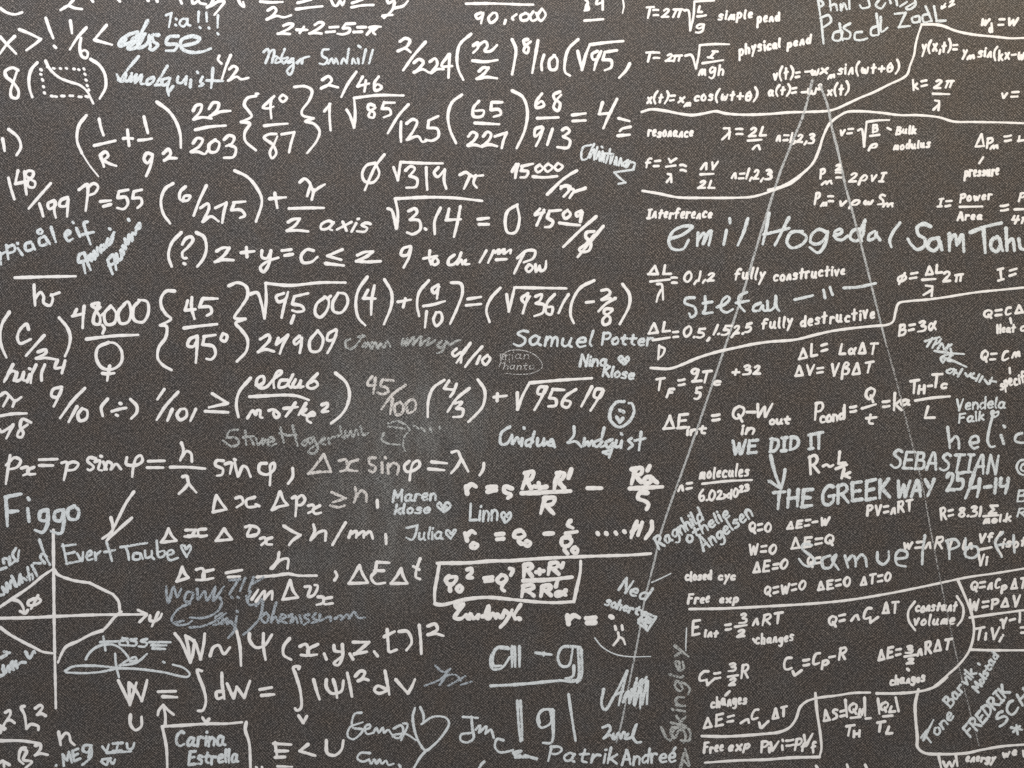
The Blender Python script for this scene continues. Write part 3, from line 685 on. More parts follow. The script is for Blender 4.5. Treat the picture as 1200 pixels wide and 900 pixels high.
i note W 3.2
t constructive|30,518,358,488,50
i note W 3.2
t destructive|155,728,498,692,58
i ruled_line W 3.8
@ 600 200
s 650,925 740,928 800,908 870,878 960,850 1050,830 1120,815 1200,803 1330,792 1420,770 1500,752 1600,738 1700,728 1760,722 1785,708 1798,660 1812,622 1860,612 1950,604 2040,592 2100,582 2180,570 2280,560 2400,548
@ 900 200
i formula W 3
t I=|795,172,862,165,38
t Power|900,148,1050,132,42
s 898,170 1005,168
t Area|888,232,1000,230,40
t =|1090,188,1125,182,30
s 1155,182 1215,180
t P|1175,145,1205,145,48
t 4π|1145,250,1220,248,42
i formula W 3.2
t φ=|612,525,705,510,50
t ΔL|740,488,815,478,42
s 722,512 785,508
t λ|728,588,770,588,55
t 2π|822,525,915,518,50
i formula W 3.2
t I=|1078,515,1172,490,52
i formula W 3.2
t B=3α|612,772,790,742,62
i formula W 3.2
t ΔL=|145,885,285,852,58
t LαΔT|335,862,515,860,58
i formula W 3.2
t Q=CΔ|1015,690,1195,668,45
i note W 3
s 1135,692 1140,715
t Heat|1075,760,1158,755,38
t c|1185,750,1205,750,38
i signature B 3.4
s 735,800 805,780 / 770,785 745,825 / 790,795 770,830 / 780,815 800,805 810,790 / 795,835 815,810 825,840 / 845,815 835,845 / 830,835 860,815 / 855,835 860,855 / 780,845 850,855 918,860 / 825,870 808,880 815,895 / 860,865 840,890 870,895
i formula W 3.2
t Q=|1000,895,1070,895,50
t Cm|1100,890,1180,872,48
@ 0 400
i note W 4.6 white word hill with a raised four
s 62,108 40,150 20,190 / 25,180 55,140 75,145 65,185 / 80,145 75,185 95,180 110,145 / 112,145 108,180 120,185 / 140,155 128,190 / 138,128 142,130 / 170,110 148,160 145,195 / 210,110 195,150 195,185 / 270,88 258,125 300,120 / 305,92 290,150
i formula W 4.4
s 0,255 25,240 50,262 70,280 100,262 / 40,260 15,305 / 70,278 60,305 / 0,350 60,340 125,338 / 0,415 5,425 60,395 / 62,390 30,455 / 145,380 105,365 95,400 110,430 100,450 82,445 90,420 130,390
i formula W 4.6 white nine tenths beside a bracketed division sign
s 290,215 250,225 242,255 270,262 290,222 270,270 252,305 / 398,220 340,280 282,360 / 362,305 340,345 322,378 / 385,315 365,345 375,372 405,362 408,325 385,315 / 505,270 475,310 482,350 / 525,328 560,318 592,312 / 562,290 568,293 / 545,345 551,348 / 612,272 642,305 640,335 615,362
i formula W 4.6 white one over 101 with greater or equal sign
s 770,225 738,272 / 835,238 775,305 735,368 / 808,318 785,372 / 845,320 830,345 845,368 875,350 870,318 848,318 / 918,318 893,372 / 995,245 1068,290 / 1068,290 980,310 / 962,328 1070,333
i formula W 4.6 white bracketed eldub over motke squared
s 1175,172 1120,240 1108,300 1118,355
@ 300 400
s 0,205 20,205 38,188 35,165 12,170 2,195 20,218 48,215 80,180 118,150 120,140 105,140 82,180 85,218 / 148,182 115,185 108,215 140,210 175,155 / 172,158 152,205 165,218 / 185,180 172,210 192,215 210,185 / 210,185 205,215 222,212 / 288,152 240,210 262,222 290,205 275,185 255,195
s -30,260 60,255 150,252 200,258 248,275 / -40,360 -15,325 0,345 5,325 20,325 20,355 30,358 / 60,325 80,320 110,345 95,358 82,340 90,322 / 185,288 165,318 140,352 / 130,315 195,308 / 235,290 200,345 / 235,318 215,338 250,352 / 245,345 275,345 265,332 245,345 240,370 258,382
s 308,298 335,290 335,305 308,330 338,328 / 372,148 420,190 438,240 428,300 400,345 352,385
i formula G 4.4 half wiped white 45/100 in the rubbed patch
s 545,165 525,190 525,205 560,205 / 560,172 550,245 / 595,180 645,185 / 590,185 585,210 610,215 620,235 590,248 570,240 / 700,205 640,250 588,318 / 640,270 630,340 / 675,285 650,300 660,345 685,335 690,300 675,288 / 735,270 705,290 715,335 745,320 748,285 735,270
i formula W 4.4
s 882,182 830,220 808,280 805,355 / 905,185 882,220 / 884,222 928,228 / 940,200 925,240 910,260 / 1000,220 940,270 898,330 / 930,290 965,285 940,315 / 940,315 970,320 965,350 925,355 / 1040,180 1072,230 1065,300 1030,345 995,378 / 1132,245 1130,280 / 1115,262 1175,255
i formula W 4.4 white root 95619
@ 600 400
s 25,240 25,320 / 25,320 50,255 82,195 / 82,195 230,182 375,173 / 165,215 130,215 120,245 150,245 165,215 / 160,215 135,270 105,322 / 190,225 245,228 / 190,228 175,265 / 175,265 205,272 205,300 170,305 / 300,225 250,260 235,300 260,310 275,285 240,275 / 375,212 325,305 / 425,225 395,225 385,260 410,265 430,225 400,275 368,325
i drawing B 4.8 pale smiling face in a circle
s 525,282 490,285 460,330 462,370 500,402 545,380 572,330 560,290 548,290 / 505,322 508,326 / 520,328 524,332 / 490,355 505,380 / 505,380 520,360
i signature F 3.6 faded grey signature fading into the rubbed patch
@ 0 400
s 1115,415 1075,420 1062,450 / 1062,450 1110,455 1118,480 1085,492 1045,465 / 1150,420 1155,485 / 1140,450 1190,445 / 1175,455 1190,485
@ 300 400
s 0,455 10,485 30,460 / 32,455 32,485 45,460 / 50,475 85,465 75,450 50,470 65,490 95,480 / 115,405 130,475 / 172,395 195,490 / 110,430 150,440 190,438 / 230,465 215,480 230,490 245,465 / 240,460 270,450 255,480 240,470 / 275,465 290,500 275,525 245,520 260,500 300,475 / 300,470 325,460 315,450 305,475 325,485 / 340,455 345,480 / 340,460 358,450 / 365,450 400,440 / 395,400 405,450 / 415,455 420,420 430,450 445,420 455,450 470,415 480,440 / 490,400 505,440 525,430
i drawing F 3.2 faint rubbed out doodle
s 620,385 660,375 700,390 720,420 700,440 690,490 700,515 / 600,430 590,460 620,480 680,485 / 620,400 700,410 / 740,395 760,410 / 775,405 790,422 / 815,405 822,425 / 862,400 864,410
i formula W 4.4 white px equals p sine phi equals h over lambda
@ 0 400
s 48,535 38,600 28,668 / 30,580 70,545 98,560 80,590 45,600 / 100,595 130,590 135,615 110,628 / 160,590 130,605 135,622 165,622 / 185,555 270,552 / 185,582 250,582
s 290,570 310,565 320,575 / 318,570 300,650 / 315,575 345,565 368,575 350,600 320,605
s 450,550 420,545 410,560 440,590 420,605 412,600 / 445,565 470,560 462,600 478,605 / 472,538 478,540 / 485,565 500,600 / 490,600 505,565 525,575 520,600 / 520,600 545,575 568,600
s 595,545 592,575 640,580 668,560 660,535 640,545 625,590 620,635
s 695,562 772,560 / 690,592 765,592 / 850,475 860,510 845,558 / 850,545 875,515 895,525 900,565 / 798,590 880,590 962,597 / 855,635 875,632 885,665 920,708 / 885,665 865,690 838,715
s 1048,560 1015,560 1010,580 1045,600 1040,625 1018,630 / 1055,575 1085,570 1078,620 / 1098,553 1104,556 / 1100,570 1115,635 / 1118,630 1140,585 1155,590 1175,635
@ 300 400
s 50,572 20,575 15,610 50,625 85,600 85,570 68,580 68,620 65,675 / 172,595 172,635 150,668
i formula G 4.4 half wiped white delta x sine
s 318,530 285,575 245,622 / 245,620 300,612 352,612 / 318,530 335,570 352,612 / 390,560 420,555 425,600 395,610 / 478,555 440,570 430,600 475,608 / 560,545 530,550 535,575 560,590 550,615 530,605 / 590,570 592,615 / 605,545 608,548 / 618,575 620,620 / 620,590 645,570 668,585 662,625
i formula W 4.4 white phi equals lambda
s 718,562 695,585 705,610 740,605 768,580 760,560 738,570 725,610 720,652 / 822,565 895,572 / 808,598 882,604 / 918,520 945,515 960,545 995,610 / 960,555 940,590 915,618 / 1068,572 1065,600 1048,628
i signature B 5.4 thick blue-grey name in large round letters at the left edge
@ 0 400
s 25,730 100,715 / 28,735 32,800 35,865 / 35,800 85,795 / 132,735 137,742 / 130,785 137,845 / 220,790 190,800 188,835 215,840 225,800 / 225,790 225,850 200,895 165,885 / 290,790 260,800 258,835 285,840 295,800 / 298,790 300,850 285,900 240,890 / 350,772 320,790 325,830 360,832 370,795 350,772
i arrow W 4.4 white arrow pointing down left
s 628,705 590,760 555,830 520,895 480,925 / 520,825 530,880 500,935 / 618,828 570,870 500,935
i formula W 4.4
s 1015,722 1005,760 998,802 / 1015,722 1040,760 1062,788 / 998,800 1062,788 / 1105,735 1130,730 1140,755 1110,778 / 1195,730 1155,745 1160,775 1200,775
@ 300 400
s 0,765 15,772 / 112,705 95,750 75,790 / 115,705 130,745 150,768 / 75,790 110,775 150,768 / 170,735 185,728 190,740 185,820 / 190,740 215,722 230,740 215,765 190,768 / 245,770 268,768 270,790 245,805 / 300,770 268,790 278,808 305,803
i formula G 4.4
s 355,708 420,735 / 420,735 360,755 / 350,770 385,778 415,770 / 465,685 470,720 460,755 / 465,735 495,700 515,715 518,752
i formula W 4.4
s 568,745 570,778
i signature B 3.8
t Maren|642,752,842,742,52
t klose|650,808,815,805,42
s 880,800 850,770 860,755 875,775 895,755 912,770 880,800 870,785 895,775 880,790
i signature B 3
t Linn|1002,845,1132,840,82
@ 300 400
s 1168,850 1150,815 1160,800 1175,815 1190,800 1195,820 1170,848 1165,820 1180,825
i formula W 6
s 985,680 990,715 / 988,690 1010,670 1032,682 / 1085,685 1125,682 / 1085,705 1125,698 / 1200,690 1165,680 1165,705 1195,720 1180,735
i note X 1.4
s 1145,60 1150,105 / 1145,60 1170,65 1150,80 1175,90 1155,105 / 1185,80 1190,100
@ 600 400
t rian|-30,85,78,82,40
t hanta|-40,132,105,132,34
s -60,120 -40,60 0,42 80,50 130,85 142,120 100,148 20,155 -30,150
i signature B 3.8
t Nina|318,118,448,115,52
t Klose|425,165,570,178,48
s 525,108 500,80 512,70 527,85 542,72 548,85 525,108 515,85 535,90 525,98
i formula W 3.6
t T|685,230,722,225,55
t F|725,262,762,260,40
t =|780,210,808,205,42
t 9|842,180,875,180,55
s 845,188 888,185
t 5|855,268,888,268,55
t T|900,195,940,192,55
t c|948,208,978,205,32
t +32|1035,160,1162,155,45
i formula W 4
t ΔE|710,410,828,402,62
t int|822,440,910,432,42
t =|938,375,972,370,38
t Q|1038,375,1090,372,70
s 1100,332 1140,332
t W|1152,352,1222,350,60
t in|1078,435,1135,435,45
@ 900 400
t out|10,388,102,385,35
@ 600 400
i signature B 4.4
@ 300 400
s 1190,400 1150,430 1148,480 1175,480 1200,440
@ 600 400
s 0,440 0,480 / 5,480 25,450 35,480 / 55,405 58,408 / 48,455 45,490 / 90,455 65,470 70,490 100,470 / 105,425 85,495 / 120,455 120,490 140,480 150,455 / 150,460 148,490 165,470 / 185,460 170,485 195,490 / 188,460 200,495
s 290,400 290,440 262,475 / 262,475 300,470 325,495 / 340,455 335,490 355,470 360,490 375,465 380,490 / 415,460 385,475 395,495 425,470 / 432,405 415,495 430,490 / 470,460 440,475 450,500 475,475 470,500 455,545 / 455,530 425,520 465,510 / 490,465 485,495 505,490 515,465 510,500 / 512,432 516,436 / 560,455 545,465 565,485 545,505 / 605,425 600,470 595,510 / 575,465 625,455
i note B 5
t WE|1040,528,1155,520,58
@ 900 400
t DID|8,520,145,505,60
t IT|192,508,265,498,70
i formula W 6 bold white fractions of R and R prime
@ 600 400
s 75,615 62,650 48,690 / 60,618 100,612 90,645 65,652 / 70,652 90,690 / 105,680 130,685 / 125,665 130,692 / 140,685 162,682 / 225,615 205,650 198,695 / 210,618 245,620 235,645 205,655 / 215,655 245,690 / 278,600 265,640 / 45,712 150,708 275,702
s 155,735 145,770 135,805 / 150,735 200,735 190,762 150,768 / 160,770 195,808
s 355,688 420,688 / 580,595 570,630 560,668 / 560,600 610,595 605,620 570,632 / 580,632 605,660 / 645,585 635,605 / 650,635 625,640 620,660 645,662 660,640 / 650,640 680,662 / 552,690 630,686 705,682 / 635,710 600,710 590,735 625,750 640,765 630,788
i formula W 3.2
t n=|780,705,848,695,48
t molecules|880,642,1110,632,58
s 892,668 1010,655 1125,650
t 6.02|880,750,985,740,55
t x|990,735,1020,730,35
t 10|1025,735,1062,730,45
t 23|1065,705,1110,700,38
i signature B 3.8
t Ragnhild|690,975,905,830,60
t othelie|830,945,1020,820,52
t Angelsen|900,985,1130,815,60
@ 900 400
i formula W 3.4
t ΔV=|128,162,260,150,48
t VβΔT|305,160,498,145,62
i formula W 4
t P|220,368,262,365,80
t cond|248,382,362,365,50
s 358,300 358,360
t =|385,335,412,330,36
t Q|460,280,502,278,60
s 440,315 505,295
t t|462,388,508,385,48
t =|538,312,568,308,40
t k|590,320,625,318,85
t a|625,300,662,298,40
t T|672,245,712,242,60
t H|705,245,735,243,35
s 750,210 768,208
t T|775,215,820,212,60
t c|815,220,838,218,34
s 690,278 770,265 852,258
t L|735,360,780,358,55
i signature B 3.4
s 865,65 845,60 810,75 / 810,78 850,85 930,120 / 835,80 820,100 / 855,130 835,140 850,150 870,135 855,128 / 870,130 885,150 / 880,135 870,155 / 910,130 890,165 / 925,150 935,165 950,150 / 965,150 950,165 970,175 / 990,155 975,185 / 1005,165 990,190 / 1015,180 1035,200 1050,170 / 1040,185 1068,190
i note W 3
s 1132,125 1134,150
t specific|1090,225,1240,180,55
i signature B 2.6
t Vendela|888,322,1110,312,52
t Falk|895,382,1012,368,40
i drawing B 2.6
s 1062,355 1045,335 1055,325 1065,335 1080,328 1078,345 1062,355
i note B 4.2 blue-grey word in tall spaced letters at the right edge
s 842,402 852,500 / 855,470 880,445 892,460 895,502 / 950,478 985,470 980,445 955,450 945,475 965,502 985,495 / 1055,340 1035,420 1030,470 1045,495 1062,492 / 1092,440 1105,480 / 1104,396 1110,402 / 1190,430 1165,440 1158,465 1180,475 1205,475
i note B 4.2
t SEBASTIAN|575,592,1075,622,82
i note B 5.2
t THE|32,785,215,770,80
t GREEK|262,768,575,730,88
t WAY|612,728,780,725,72
t 25|838,702,925,692,78
s 965,622 948,680 925,735 / 952,645 950,685 985,680 / 992,645 988,690 980,728 / 1015,684 1045,680 / 1068,645 1066,680 1062,712 / 1092,642 1090,678 1120,676 / 1126,642 1120,680 1112,712
i arrow B 5 blue-grey arrow pointing from WE DID IT to THE GREEK WAY
s 12,535 30,610 60,690 / 5,655 60,690 / 80,602 72,650 60,692
i formula W 4.4
t R|200,625,245,615,80
s 258,585 275,578 290,588 305,580
t L|330,575,362,572,55
s 318,598 370,578
t k|345,640,385,638,45
i formula W 3.4
t PV=nRT|465,820,682,795,52
i formula W 3.4
t R=|812,835,872,822,55
t 8.31|895,825,1000,818,50
t Σ|1035,808,1078,805,44
s 1010,820 1080,815
t mol.k|1012,855,1138,840,38
i formula W 3.2
t ΔE=-W|90,880,292,855,40
@ 0 580
i signature B 4.2
s 0,350 30,340 / 20,320 15,300 35,300 45,330 / 45,290 50,325 70,310 / 75,250 60,280 80,310 90,260
s -20,470 20,465 10,430 35,455 30,410 50,440 50,400 75,430 / 55,380 80,430 / 90,420 95,370 105,410 / 105,410 100,385 125,400 / 130,340 140,400 / 130,385 150,370 155,395 / 150,330 175,380 / 160,320 190,320 / 185,210 210,280 235,328 / 210,320 190,290 200,275 220,290
i signature B 3.8 thin pale name ending in a small heart under the arrow
s 295,232 305,280 315,325 / 292,240 355,232 / 305,278 350,268 / 312,322 375,310 / 362,275 385,310 390,268 / 405,290 430,275 425,262 408,275 412,305 435,300 / 445,270 450,305 / 448,285 470,265 / 500,222 515,270 525,310 / 490,268 540,258
s 565,245 690,225 / 590,245 600,270 605,305 / 660,275 630,275 625,300 655,300 660,275 670,300 / 680,262 685,295 710,285 712,262 / 712,290 722,300 / 735,215 745,290 770,285 770,262 745,268 / 785,285 815,270 805,258 785,270 795,305 835,295 / 875,290 850,240 865,238 872,255 890,235 895,250 875,290
i formula W 4.4
s 790,158 775,195 755,222 / 790,158 805,190 828,215 / 755,222 828,215 / 870,165 920,163 / 915,165 895,195 865,195 / 965,160 930,165 935,195 970,190 / 880,192 965,192
s 1050,158 1030,190 1012,215 / 1050,158 1065,180 1088,208 / 1012,215 1088,208 / 1150,150 1175,145 1160,190 1200,185
@ 300 580
s -30,145 0,150 15,165 0,190 -40,195 / 20,205 40,200 45,215 25,235 / 75,200 50,210 50,230 75,232 / 130,145 170,170 208,188 / 208,188 170,215 155,235 / 270,140 275,170 255,212 / 258,210 295,175 325,170 325,215 / 420,130 390,180 358,235
s 435,200 445,170 / 440,185 470,170 470,200 / 472,190 505,170 505,200 / 505,190 535,172 548,205
s 608,185 610,228
i drawing B 3.4
s 912,205 892,180 895,165 908,172 915,185 930,162 938,165 912,205
i signature B 2.8
t J|705,212,760,210,65
s 705,155 750,145
t ulia|765,210,875,205,58
@ 0 580
i formula W 4.4 white delta x equals h over m delta v
s 855,338 845,370 828,405 / 855,338 868,370 885,388 / 828,405 885,388 / 920,350 950,345 955,395 920,398 / 1000,350 955,365 955,395 1000,390 / 1060,365 1135,352 / 1070,385 1125,382
@ 300 580
s 108,270 100,310 68,345 / 75,345 115,305 150,300 148,345 / 5,385 90,378 150,370 200,378 285,378 / -20,490 10,445 / 0,500 15,480 40,450 40,490 / 40,485 75,450 75,490 / 160,400 145,440 125,490 / 160,400 175,450 198,480 / 125,490 198,480 / 230,430 255,430 245,475 270,470 290,425 275,422 / 290,478 315,480 315,505 285,515 / 355,480 318,490 320,510 360,508
s 372,360 380,380 368,400
i formula W 4.4 white delta E delta t
s 485,330 460,375 435,415 / 485,330 500,370 525,412 / 435,415 525,412 / 565,315 625,318 / 565,315 560,360 / 555,355 600,355 / 560,360 540,385 560,415 605,412 / 680,345 660,380 632,415 / 680,345 690,380 710,415 / 632,415 710,415 / 770,298 755,340 750,385 770,395 / 738,335 765,350
i frame W 5 white hand drawn box around the bold squared formula
s 860,320 850,380 838,450 838,510 / 838,510 870,515 980,490 1080,480 1200,490 1300,500 1400,505 1490,500 / 1490,500 1505,430 1520,360 1522,310 / 850,320 1000,318 1100,310 1200,308 1300,300 1500,290 1650,285 1750,282 1850,275
i formula W 5.6 bold white squared formula inside the box
s 905,380 890,400 905,420 930,410 940,385 910,385 / 925,415 910,430 910,450 / 955,425 940,440 955,455 968,435 955,425 / 990,350 1010,345 1010,365 990,385 1015,388 / 1070,390 1108,385 / 1075,405 1108,400 / 1150,375 1130,400 1150,415 1175,395 1165,378 1150,378 / 1160,410 1152,440 1165,450 / 1190,345 1205,350 1195,375
@ 600 580
t R|55,385,100,380,55
t +|115,375,150,370,36
t R|170,375,220,372,55
s 240,320 232,340 / 52,402 160,398 282,385
t R|45,475,105,470,50
t R|135,475,185,470,50
t α|205,475,255,470,40
s 215,395 205,430
i formula W 5.6
@ 300 580
s 980,180 990,215 / 990,190 1010,170 1028,180 / 1020,225 1008,240 1025,250 1040,235 1022,225 / 1125,185 1160,182 / 1130,208 1160,205
@ 600 580
s 40,165 15,175 10,195 35,200 60,190 50,170 / 45,200 30,215 45,230 / 70,215 60,230 75,240 88,225 72,215 / 152,182 192,180 / 275,120 260,140 285,155 / 252,180 305,172 / 270,195 235,205 235,235 260,240 280,215 265,200 / 255,240 245,255 260,275 / 295,245 280,260 300,275 308,255 295,245
s 400,178 404,184 / 440,178 444,184 / 485,176 489,182 / 525,170 529,174
s 585,125 570,160 558,200 / 560,175 590,145 / 610,130 590,190 / 655,125 655,160 625,205
i note W 5.6
@ 300 580
s 960,500 935,515 945,530 975,510 945,550 930,575 960,580 985,560 / 985,565 1000,580 1005,555 1020,580 1045,560 1040,580 / 1060,570 1085,560 1090,520 1075,570 1090,580 1110,555 1125,578 / 1130,560 1150,575 1165,540 / 1170,545 1190,560 1200,540 / 1185,570 1165,600 1145,620 / 1205,560 1215,580 / 1240,515 1210,560
@ 600 580
s 30,578 38,582
i formula W 6.4
s 260,565 265,605 / 265,585 290,565 315,575 / 348,578 390,575 / 352,600 390,598 / 462,570 470,574
i drawing W 3.6 small pale drooping face
s 483,615 487,632 / 515,612 518,632 / 497,645 500,670 475,705 / 500,665 520,675 530,700
i pencil_line B 1.5
s 388,670 420,710 480,745 550,758 650,757
i signature B 3.8
t Ned|500,445,635,500,62
t soherty|435,515,620,575,45
i drawing B 4 small pale shaded square on the grey line
s 620,550 675,572 / 675,572 635,635 / 635,635 592,600 / 592,600 620,550 / 625,565 655,585 625,590 650,600 615,600 635,620 610,590 640,575
i note W 3.2
t closed|815,402,935,395,45
t cyc|970,400,1045,395,40
i note W 3.2
t Free|825,512,925,505,50
t exp|975,505,1060,500,42
i ruled_line W 3.2
s 832,535 1000,532 1200,522 1400,510 1560,495 1750,465 1950,425 2140,385 2260,368 2400,345
i formula W 3.4
t E|845,655,890,648,75
t int|905,665,965,662,35
t =|1000,632,1025,628,30
t 3|1065,602,1100,600,48
s 1045,618 1100,610
t 2|1055,665,1090,662,40
t nRT|1130,615,1275,595,55
i note W 3
s 1130,675 1140,690
t changes|1145,700,1320,685,50
i formula W 3.4
t C|880,870,925,865,55
t v|915,895,948,890,36
t =|948,862,975,858,36
t 3|1015,830,1050,828,40
s 1012,852 1058,845
t 2|1018,895,1050,892,40
t R|1075,862,1112,858,60
i formula W 3.4
t Q=0|1118,180,1215,170,52
@ 900 580
@ 600 580
i formula W 3.4
t W=0|1118,282,1240,272,52
t ΔE=0|1132,365,1295,345,52
@ 900 580
i formula W 3.4
t ΔE=Q|110,252,308,232,52
t Q=|190,335,250,325,50
@ 600 580
i note B 4.2 large blue-grey name written over small white formulas
@ 900 580
s 205,235 165,230 160,250 205,290 220,315 190,335 165,325 145,300 / 290,285 255,300 260,340 290,340 320,280 300,300 330,350 / 360,285 375,340 / 370,310 395,285 410,300 410,335 / 410,310 440,280 455,295 462,335 / 512,270 515,310 540,325 565,300 565,265 / 600,300 650,290 650,268 615,260 598,285 605,325 645,335 / 735,190 725,260 722,325 / 840,215 848,260 850,300 / 835,215 880,210 895,235 850,258 / 925,205 925,265 / 960,240 930,250 925,285 960,295 985,275 980,245 955,240
s 1100,175 1065,220 1095,290 / 1150,190 1155,270 / 1075,235 1160,225
i formula W 3.4
t Q=W=0|-10,475,180,440,52
t ΔE=0|235,450,388,425,50
t ΔT=0|435,422,578,402,48
i formula W 3.4
t w=nRT|640,255,880,248,52
t ln|915,255,955,250,48
t Vf|995,222,1055,220,48
s 985,258 1048,245
t Vi|990,330,1030,328,50
s 1090,175 1065,225 1095,285
t isot|1100,245,1210,240,50
i formula W 3.6
t Q=|290,615,368,600,58
t n|390,590,425,585,42
t C|450,580,490,575,60
t v|480,602,518,598,36
t ΔT|538,558,615,552,60
i note W 3.2
s 688,500 658,545 660,590 690,635
t constant|695,548,885,540,45
t volume|688,612,872,605,50
s 885,475 915,530 910,580 888,612
i ruled_line W 3.4 white curved line closing the constant volume box
s 888,395 925,480 955,560 965,640 945,725 900,790 840,845 770,905
i ruled_line W 3.4
s 945,575 1050,560 1200,540
s 950,725 1050,728 1200,728
i formula W 3.4
t Q=nC|955,448,1090,435,55
t p|1092,445,1118,442,40
t ΔT|1140,440,1215,435,55
t W=PΔV|950,540,1185,520,52
i formula W 3.4
t T|980,680,1020,675,60
t i|1018,680,1035,680,38
t V|1055,672,1090,668,55
t i|1085,688,1102,688,38
t γ-1|1095,610,1188,592,42
t =|1185,645,1210,645,30
i formula W 3.6
t C|82,825,120,818,62
t v|118,845,160,840,40
t =|165,800,192,795,34
t C|215,800,250,795,60
t p|250,800,285,795,42
t -R|290,780,372,770,60
i formula W 3.6
t ΔE=|518,775,628,755,58
t 3|645,740,678,738,42
s 640,758 700,748
t 2|650,790,682,788,30
t nRΔT|700,750,870,722,58
s 652,815 660,822
i note W 3.4
t changes|575,890,735,872,42
@ 0 580
i drawing W 4.4 white diamond-shaped curve on two crossing axes
s 250,165 252,400 255,650 262,1000 / 0,578 150,575 250,570 450,562 680,560 / 648,540 688,560 / 688,562 655,595 / 0,525 60,485 140,430 200,380 245,350 / 255,350 270,372 300,387 / 300,387 350,402 420,412 / 420,412 480,442 530,466 / 530,466 556,500 562,548 / 568,548 540,570 505,612 482,635 / 482,635 430,652 365,686 / 365,686 310,712 290,742 272,785 / 0,620 40,650 110,690 160,715 200,735 245,742 / 60,490 90,500 110,530 112,555 / 95,545 118,556 130,540
t φ|135,525,195,515,50
t ψ|705,600,762,595,60
i signature B 4.6
s 0,765 30,750 / 20,735 45,740 / -10,850 20,840 10,815 / 15,800 25,835 40,800 45,830 / 45,820 65,800 60,780 50,800 65,820 / 75,780 80,810 / 80,800 100,785 120,785 / 120,735 140,765 160,730 165,740
i signature B 3.8 pale blue-grey name with a row of crossing strokes
s 402,770 420,740 460,710 520,700 560,715 590,745 610,775 / 485,665 495,730 / 470,690 580,685 / 600,675 575,675 560,700 590,705 / 575,670 600,690 600,705 / 640,675 610,680 640,690 635,705 600,705 / 690,675 660,685 690,695 680,710 650,710 / 700,690 800,690 / 710,705 780,705 / 715,720 775,722 / 720,690 715,720
s 610,780 640,775 635,760 590,780 560,800 / 560,800 640,785 690,745
i flourish B 3.6 long flat pale loop under the crossed name
s 305,825 340,805 420,800 500,805 540,812 480,828 400,835 310,832 / 540,812 640,815 760,830 880,852 890,840 860,810 810,795 / 540,745 545,800 558,855 / 765,782 772,786
i note L 4 smoky blue wow with exclamation marks
s 778,430 782,470 790,505 815,430 830,480 850,440 / 870,470 865,495 890,500 905,460 880,455 870,470 / 925,440 930,490 960,450 970,495 1010,430 / 1010,440 1000,495 1050,430 / 1125,395 1075,400 / 1120,395 1075,465 / 1085,478 1090,482 / 1150,390 1125,450 / 1115,478 1119,482 / 1190,385 1165,450
@ 300 580
s 35,385 -20,420 / -25,450 -40,500 / -45,475 -30,515 0,510
@ 0 580
i flourish L 3.4 smoky blue double swoop under wow
s 890,510 850,525 815,560 805,590 830,608 880,605 900,590 / 1030,480 1040,500 1020,545 960,575 890,575 / 890,620 950,615 1010,590 1060,555 / 815,600 860,590
i signature L 4 smoky blue signature beside the swoop
s 1040,555 1010,575 1030,600 1000,610 / 1045,580 1040,605 1060,580 / 1065,580 1065,605 1080,590 / 1110,570 1095,640 1070,670 / 1110,545 1114,548
@ 300 580
s 0,520 30,490 20,570 0,600 -40,640 -60,655 / -120,590 -90,630 / 45,550 25,580 45,600 60,570 45,550 / 95,505 70,600 90,570 105,600 / 110,590 140,570 120,560 115,590 145,600 / 150,570 170,560 160,600 / 170,595 185,570 195,600 / 205,565 215,600 / 250,560 225,570 250,590 225,608 / 280,555 265,575 290,590 260,600 / 300,560 300,590 320,580 / 330,575 350,570 350,590 / 370,580 400,565 400,580 / 400,585 430,560 435,580 460,548 480,575 510,575
i formula W 4.6 white W and squared psi of x y z t
@ 0 580
s 820,650 850,690 892,785 / 870,660 880,700 892,785 / 892,785 905,740 912,680 / 870,660 912,690 940,770 / 940,770 955,700 960,650 / 985,755 1000,715 1025,705 1050,745 1078,715 / 1110,640 1125,710 1130,800
@ 300 580
s -30,650 -30,680 0,715 40,705 75,655 / 35,650 35,710 45,772 / 158,672 130,710 130,750 165,772 / 205,710 235,700 245,750 210,750 / 290,700 245,725 245,750 285,748 / 320,745 330,770 / 365,705 370,730 400,735 / 405,700 405,760 385,798 365,790 400,760 / 440,745 455,770 / 455,690 530,690 / 530,690 460,750 / 460,745 520,735 / 555,735 570,755 / 615,630 620,700 625,735 660,725 / 600,665 650,640 / 670,640 710,640 730,690 705,728 / 765,610 772,680 775,745 / 805,615 840,605 850,630 805,655 / 805,655 840,650 878,660
i signature L 3
s 840,800 880,830 910,815 / 910,815 870,860 790,895 / 860,890 900,845 940,845 960,870 / 980,850 900,895 / 1010,875 960,890
i note B 4.2 retraced pale letters a l minus g above a line
s 1180,715 1130,715 1100,770 1110,815 1150,812 1190,760 / 1185,720 1130,720 1110,760 1115,800 1150,800
@ 600 580
s 0,710 0,805 / 12,712 15,805 / 35,710 35,805 / 110,740 185,748 / 150,745 145,755 150,740 / 285,710 235,715 215,760 230,800 265,800 285,720 / 310,715 310,860 290,875 220,868 / 325,725 325,850 305,880 / 285,710 320,715 / 290,800 285,850 250,860
i ruled_line B 4.4
@ 300 580
s 1100,895 1200,890
@ 600 580
s 0,890 100,882 200,872 320,868
i signature B 4.4
s 540,825 505,895 / 590,895 605,870 / 630,855 615,880 600,900
i pencil_line B 1.6
s 655,410 700,390 745,368
s 818,625 815,700 815,730
@ 0 730
i formula W 4.6 white W equals integral dW and squared psi integral
